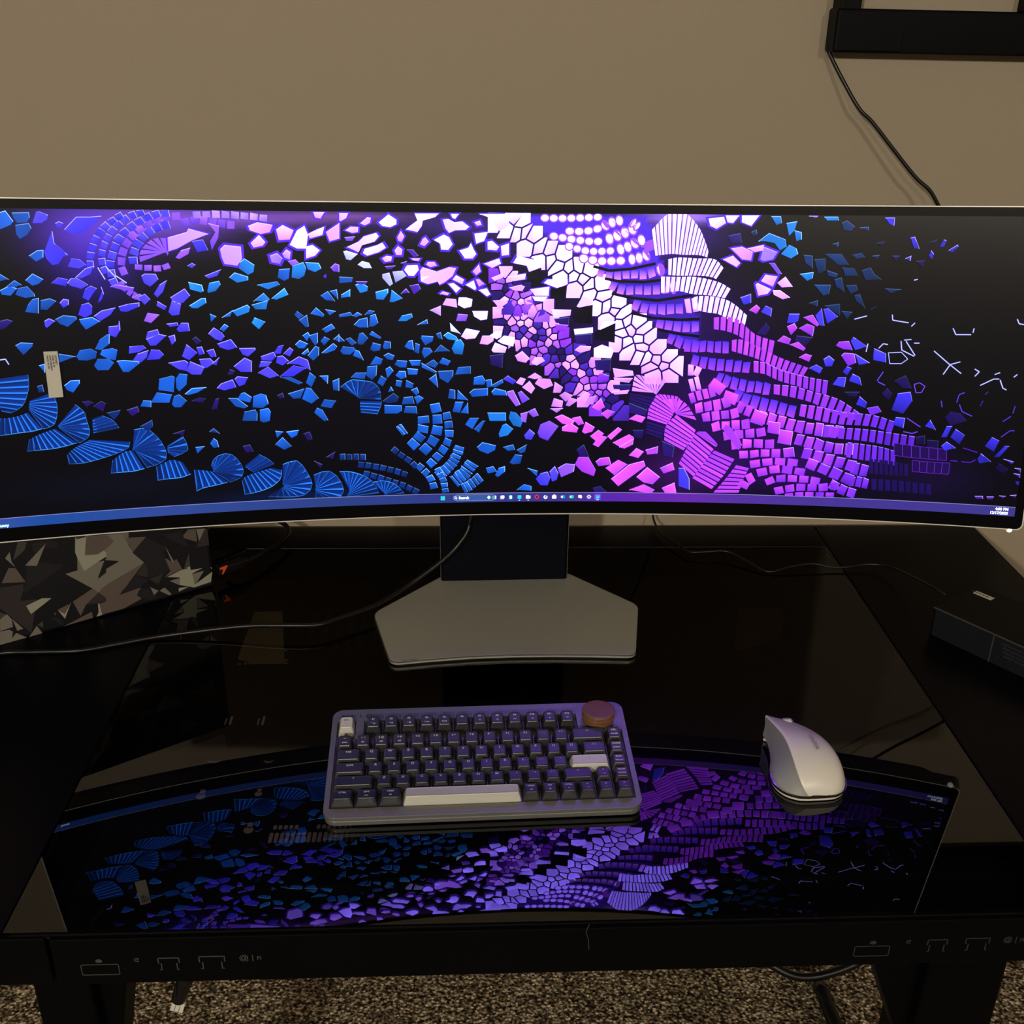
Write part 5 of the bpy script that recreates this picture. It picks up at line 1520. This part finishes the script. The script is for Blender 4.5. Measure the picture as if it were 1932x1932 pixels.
# ---------------- black carton at right ----------------
p0 = Vector((.5547, -.0335)); p1 = Vector((.632, -.1418)); a_ = math.atan2(p1.y-p0.y, p1.x-p0.x)
BX = empty('black_box', (p0.x, p0.y, 0), a_, 'flat black box with a small white label, on the right of the desk', 'box')
bm = bmesh.new(); box(bm, 0, .26, 0, .105, .0006, .0415); obj('carton', bm, bump(mat('black_card', (.003, .003, .004), .55, 0, .15), 300, .1, .0004), BX, bevel=.0012)
bm = bmesh.new(); box(bm, .0040, .0845, -.0004, .0002, .002, .0405); box(bm, .0855, .25, -.0004, .0002, .002, .0405); obj('side_film', bm, mat('dark_blue_film', (.012, .014, .020), .3), BX)
bm = bmesh.new(); box(bm, .0843, .0858, -.0007, .0003, .0015, .041); box(bm, 0, .26, -.0007, .0006, .0402, .0418); obj('film_seam', bm, M_mark, BX)
bm = bmesh.new()
for i, (s, xo) in enumerate([('THIS PRODUCT INCLUDES ONE', 0), ('YEAR LIMITED WARRANTY. SEE', .002), ('MANUAL FOR DETAILS AND', .004), ('SAFETY INFORMATION', .006)]):
    addtext(bm, s, .0040, Matrix.Translation((.096+xo, -.0006, .0335-i*.0052)) @ Matrix.Rotation(math.pi/2, 4, 'X'), align='LEFT')
obj('small_print', bm, M_mark, BX)
bm = bmesh.new(); prism(bm, [(0.0093, 0.0758), (0.0092, 0.0851), (0.0345, 0.0857), (0.0345, 0.0762)], .0415, .0419); lb = obj('paper_label', bm, M_label, BX)
bm = bmesh.new(); c_ = [sum(p[i] for p in [(0.0093, 0.0758), (0.0092, 0.0851), (0.0345, 0.0857), (0.0345, 0.0762)])/4 for i in (0, 1)]
for i in range(-3, 2): box(bm, c_[0]+i*.005-.0018, c_[0]+i*.005+.0018, c_[1]-.001, c_[1]+.0012, .0419, .0420)
obj('label_print', bm, M_mark, lb)

# ---------------- cables ----------------
cable('monitor_cable', [(-.035, .108, .13), (-.046, .107, .107), (-.0482, .105, .0935), (-.0570, .098, .078), (-.0800, .088, .055), (-.1320, .060, .026), (-.1750, .0200, .018), (-.2160, -.0090, .0165), (-.2411, -.0245, .0165), (-.2814, -.0260, .0168), (-.3240, -.0230, .0150), (-.3700, -.0230, .0105), (-.4411, -.0300, .0042), (-.4850, -.0450, .0036), (-.5283, -.0605, .0036), (-.58, -.0630, .0036), (-.6250, -.0660, .0036), (-.665, -.092, .0036), (-.72, -.14, .0036)], .0030, M_rubber, 'black cable curving from the stand column to the desk left side')
cable('power_cable', [(.20, .315, .19), (.236, .312, .07), (.2400, .3080, .022), (.2420, .290, .010), (.2487, .2540, .0075), (.2640, .222, .0095), (.2788, .1950, .0085), (.305, .1910, .0105), (.3343, .1900, .0110), (.3600, .165, .0070), (.3845, .1395, .0035), (.418, .147, .0075), (.4515, .1520, .0095), (.480, .148, .0060), (.5044, .1480, .0060), (.537, .1505, .0090), (0.5601, 0.1316, 0.014), (0.5688, 0.0687, 0.03), (0.5696, 0.0114, 0.046), (0.5793, -0.0065, 0.0445)], .0016, M_rubber, 'thin black cable wandering from behind the monitor to the black box')
cable('data_cable_loop', [(-.392, .150, .0160), (-.3800, .1420, .0170), (-.3650, .1500, .0175), (-.3500, .1720, .0175), (-.3360, .2000, .0165), (-.3230, .2300, .0150), (-.3210, .2600, .0140), (-.3330, .2850, .0150), (-.3560, .2950, .0200), (-.3900, .2900, .0300), (-.44, .27, .045)], .0038, M_rubber, 'thick black cable looped beside the camouflage box')
PL = empty('cable_plug', (-.3975, .1190, .020), math.radians(40), 'black plug with orange red marking at the camouflage box edge', 'plug')
bm = bmesh.new(); box(bm, 0, .038, -.0070, .0070, -.0055, .0055); box(bm, .037, .046, -.005, .005, -.0045, .0045); obj('plug_body', bm, M_rubber, PL, bevel=.0015)
bm = bmesh.new(); prism(bm, [(.001, .0062), (.0125, .0068), (.0120, .0045), (.0050, -.0045), (.0030, -.0045), (.0060, .0020), (.001, .0035)], -.0076, -.0070, ax=1)
for v in bm.verts: v.co.z += .001
obj('plug_marking', bm, M_red, PL)
cable('wall_cable', [(.4305, .322, .700), (.4330, .320, .689), (.4540, .311, .655), (.4774, .300, .6212), (.4966, .296, .6047), (.5290, .290, .571), (.5625, .284, .5369), (.5860, .280, .5181), (.6060, .278, .4926), (.640, .284, .462), (.690, .29, .428), (.740, .296, .402), (.79, .30, .37), (.86, .305, .31), (.95, .31, .2), (1.0, .315, 0), (1.02, .315, -.4)], .0026, M_rubber, 'black cable hanging down the wall from the black frame corner')
cable('floor_cable', [(.250, -.20, -.30), (.315, -.06, -.55), (.3916, .085, -.672), (.4400, .080, -.70), (.5011, .055, -.715), (.5800, .060, -.70), (.640, .08, -.672), (.70, .10, -.62)], .0075, M_rubber, 'thick black cable sagging under the desk between the legs')
cable('strap', [(.5330, .050, -.735), (.5330, .030, -.728), (.536, .005, -.735), (.54, -.03, -.738)], .0120, M_rubber, 'short black strap lying on the carpet right of centre', 'strap')
CN = empty('connector', (-.3248, -.45, -.1200), 0, 'black cable connector with white tip hanging under the desk front', 'connector')
bm = bmesh.new(); tube(bm, [Vector(p) for p in [(.003, .01, .066), (.0015, 0, .02), (0, 0, -.012), (-.010, 0, -.040)]], lambda t: .0066+.002*math.sin(t*3), 12); obj('connector_body', bm, M_rubber, CN, bevel=.0005)
bm = bmesh.new()
for k in range(3):
    M = Matrix.Translation((-.0105, -.001, -.046)) @ Matrix.Rotation(.34, 4, 'Y'); b2 = bmesh.new(); box(b2, -.0062+k*.0043, -.0025+k*.0043, -.003, .003, -.006, .006)
    for v in b2.verts: v.co = M @ v.co
    me_ = bpy.data.meshes.new('t'); b2.to_mesh(me_); bm.from_mesh(me_); b2.free()
obj('white_tip', bm, M_white, CN)
bm = bmesh.new(); box(bm, .806, .828, .085, .125, FZ, FZ+.045, 0); box(bm, .828, .862, .085, .125, FZ, FZ+.045, 1)
tag(obj('floor_block', bm, [mat('brown_grey', (.16, .14, .12), .6), mat('pale_grey', (.34, .38, .38), .6)], bevel=.001), 'small pale grey and brown block on the carpet behind the right leg', 'block')

# ---------------- black wall frame ----------------
WF = empty('wall_frame', (.4290, WY, .6895), 0, 'black open frame mounted on the wall at upper right', 'frame')
bm = bmesh.new(); prism(bm, rrect(.0, .85, -.040, 0, .004, 3), 0, .0530)
b_ = obj('bottom_rail', bm, mat('frame_black', (.0015, .0015, .0035), .5, 0, .1), WF, bevel=.0045, seg=3)
bm = bmesh.new(); box(bm, .090, .245, -.0408, -.0398, .002, .028); obj('rail_recess', bm, M_bezel, b_)
FB = mat('frame_post_black', (.002, .002, .004), .5, 0, .1)
bm = bmesh.new(); box(bm, .004, .031, -.038, -.001, .050, .42); obj('post', bm, FB, WF, bevel=.002)
bm = bmesh.new(); box(bm, .2530, .85, -.036, -.001, .0532, .42); obj('side_panel', bm, FB, WF, bevel=.002)
bm = bmesh.new(); box(bm, .0, .85, -.038, -.001, .42, .46); obj('top_rail', bm, FB, WF, bevel=.002)

o = obj('hair_strand', tube(bmesh.new(), smooth_path([(.0585, -.5208, -.0008), (.0560, -.5212, -.0090), (.0583, -.5212, -.0185), (.0592, -.5212, -.0300)], 5), .0004, 5), M_dimgrey)
tag(o, 'pale hair strand stuck to the front edge of the desk', 'hair')
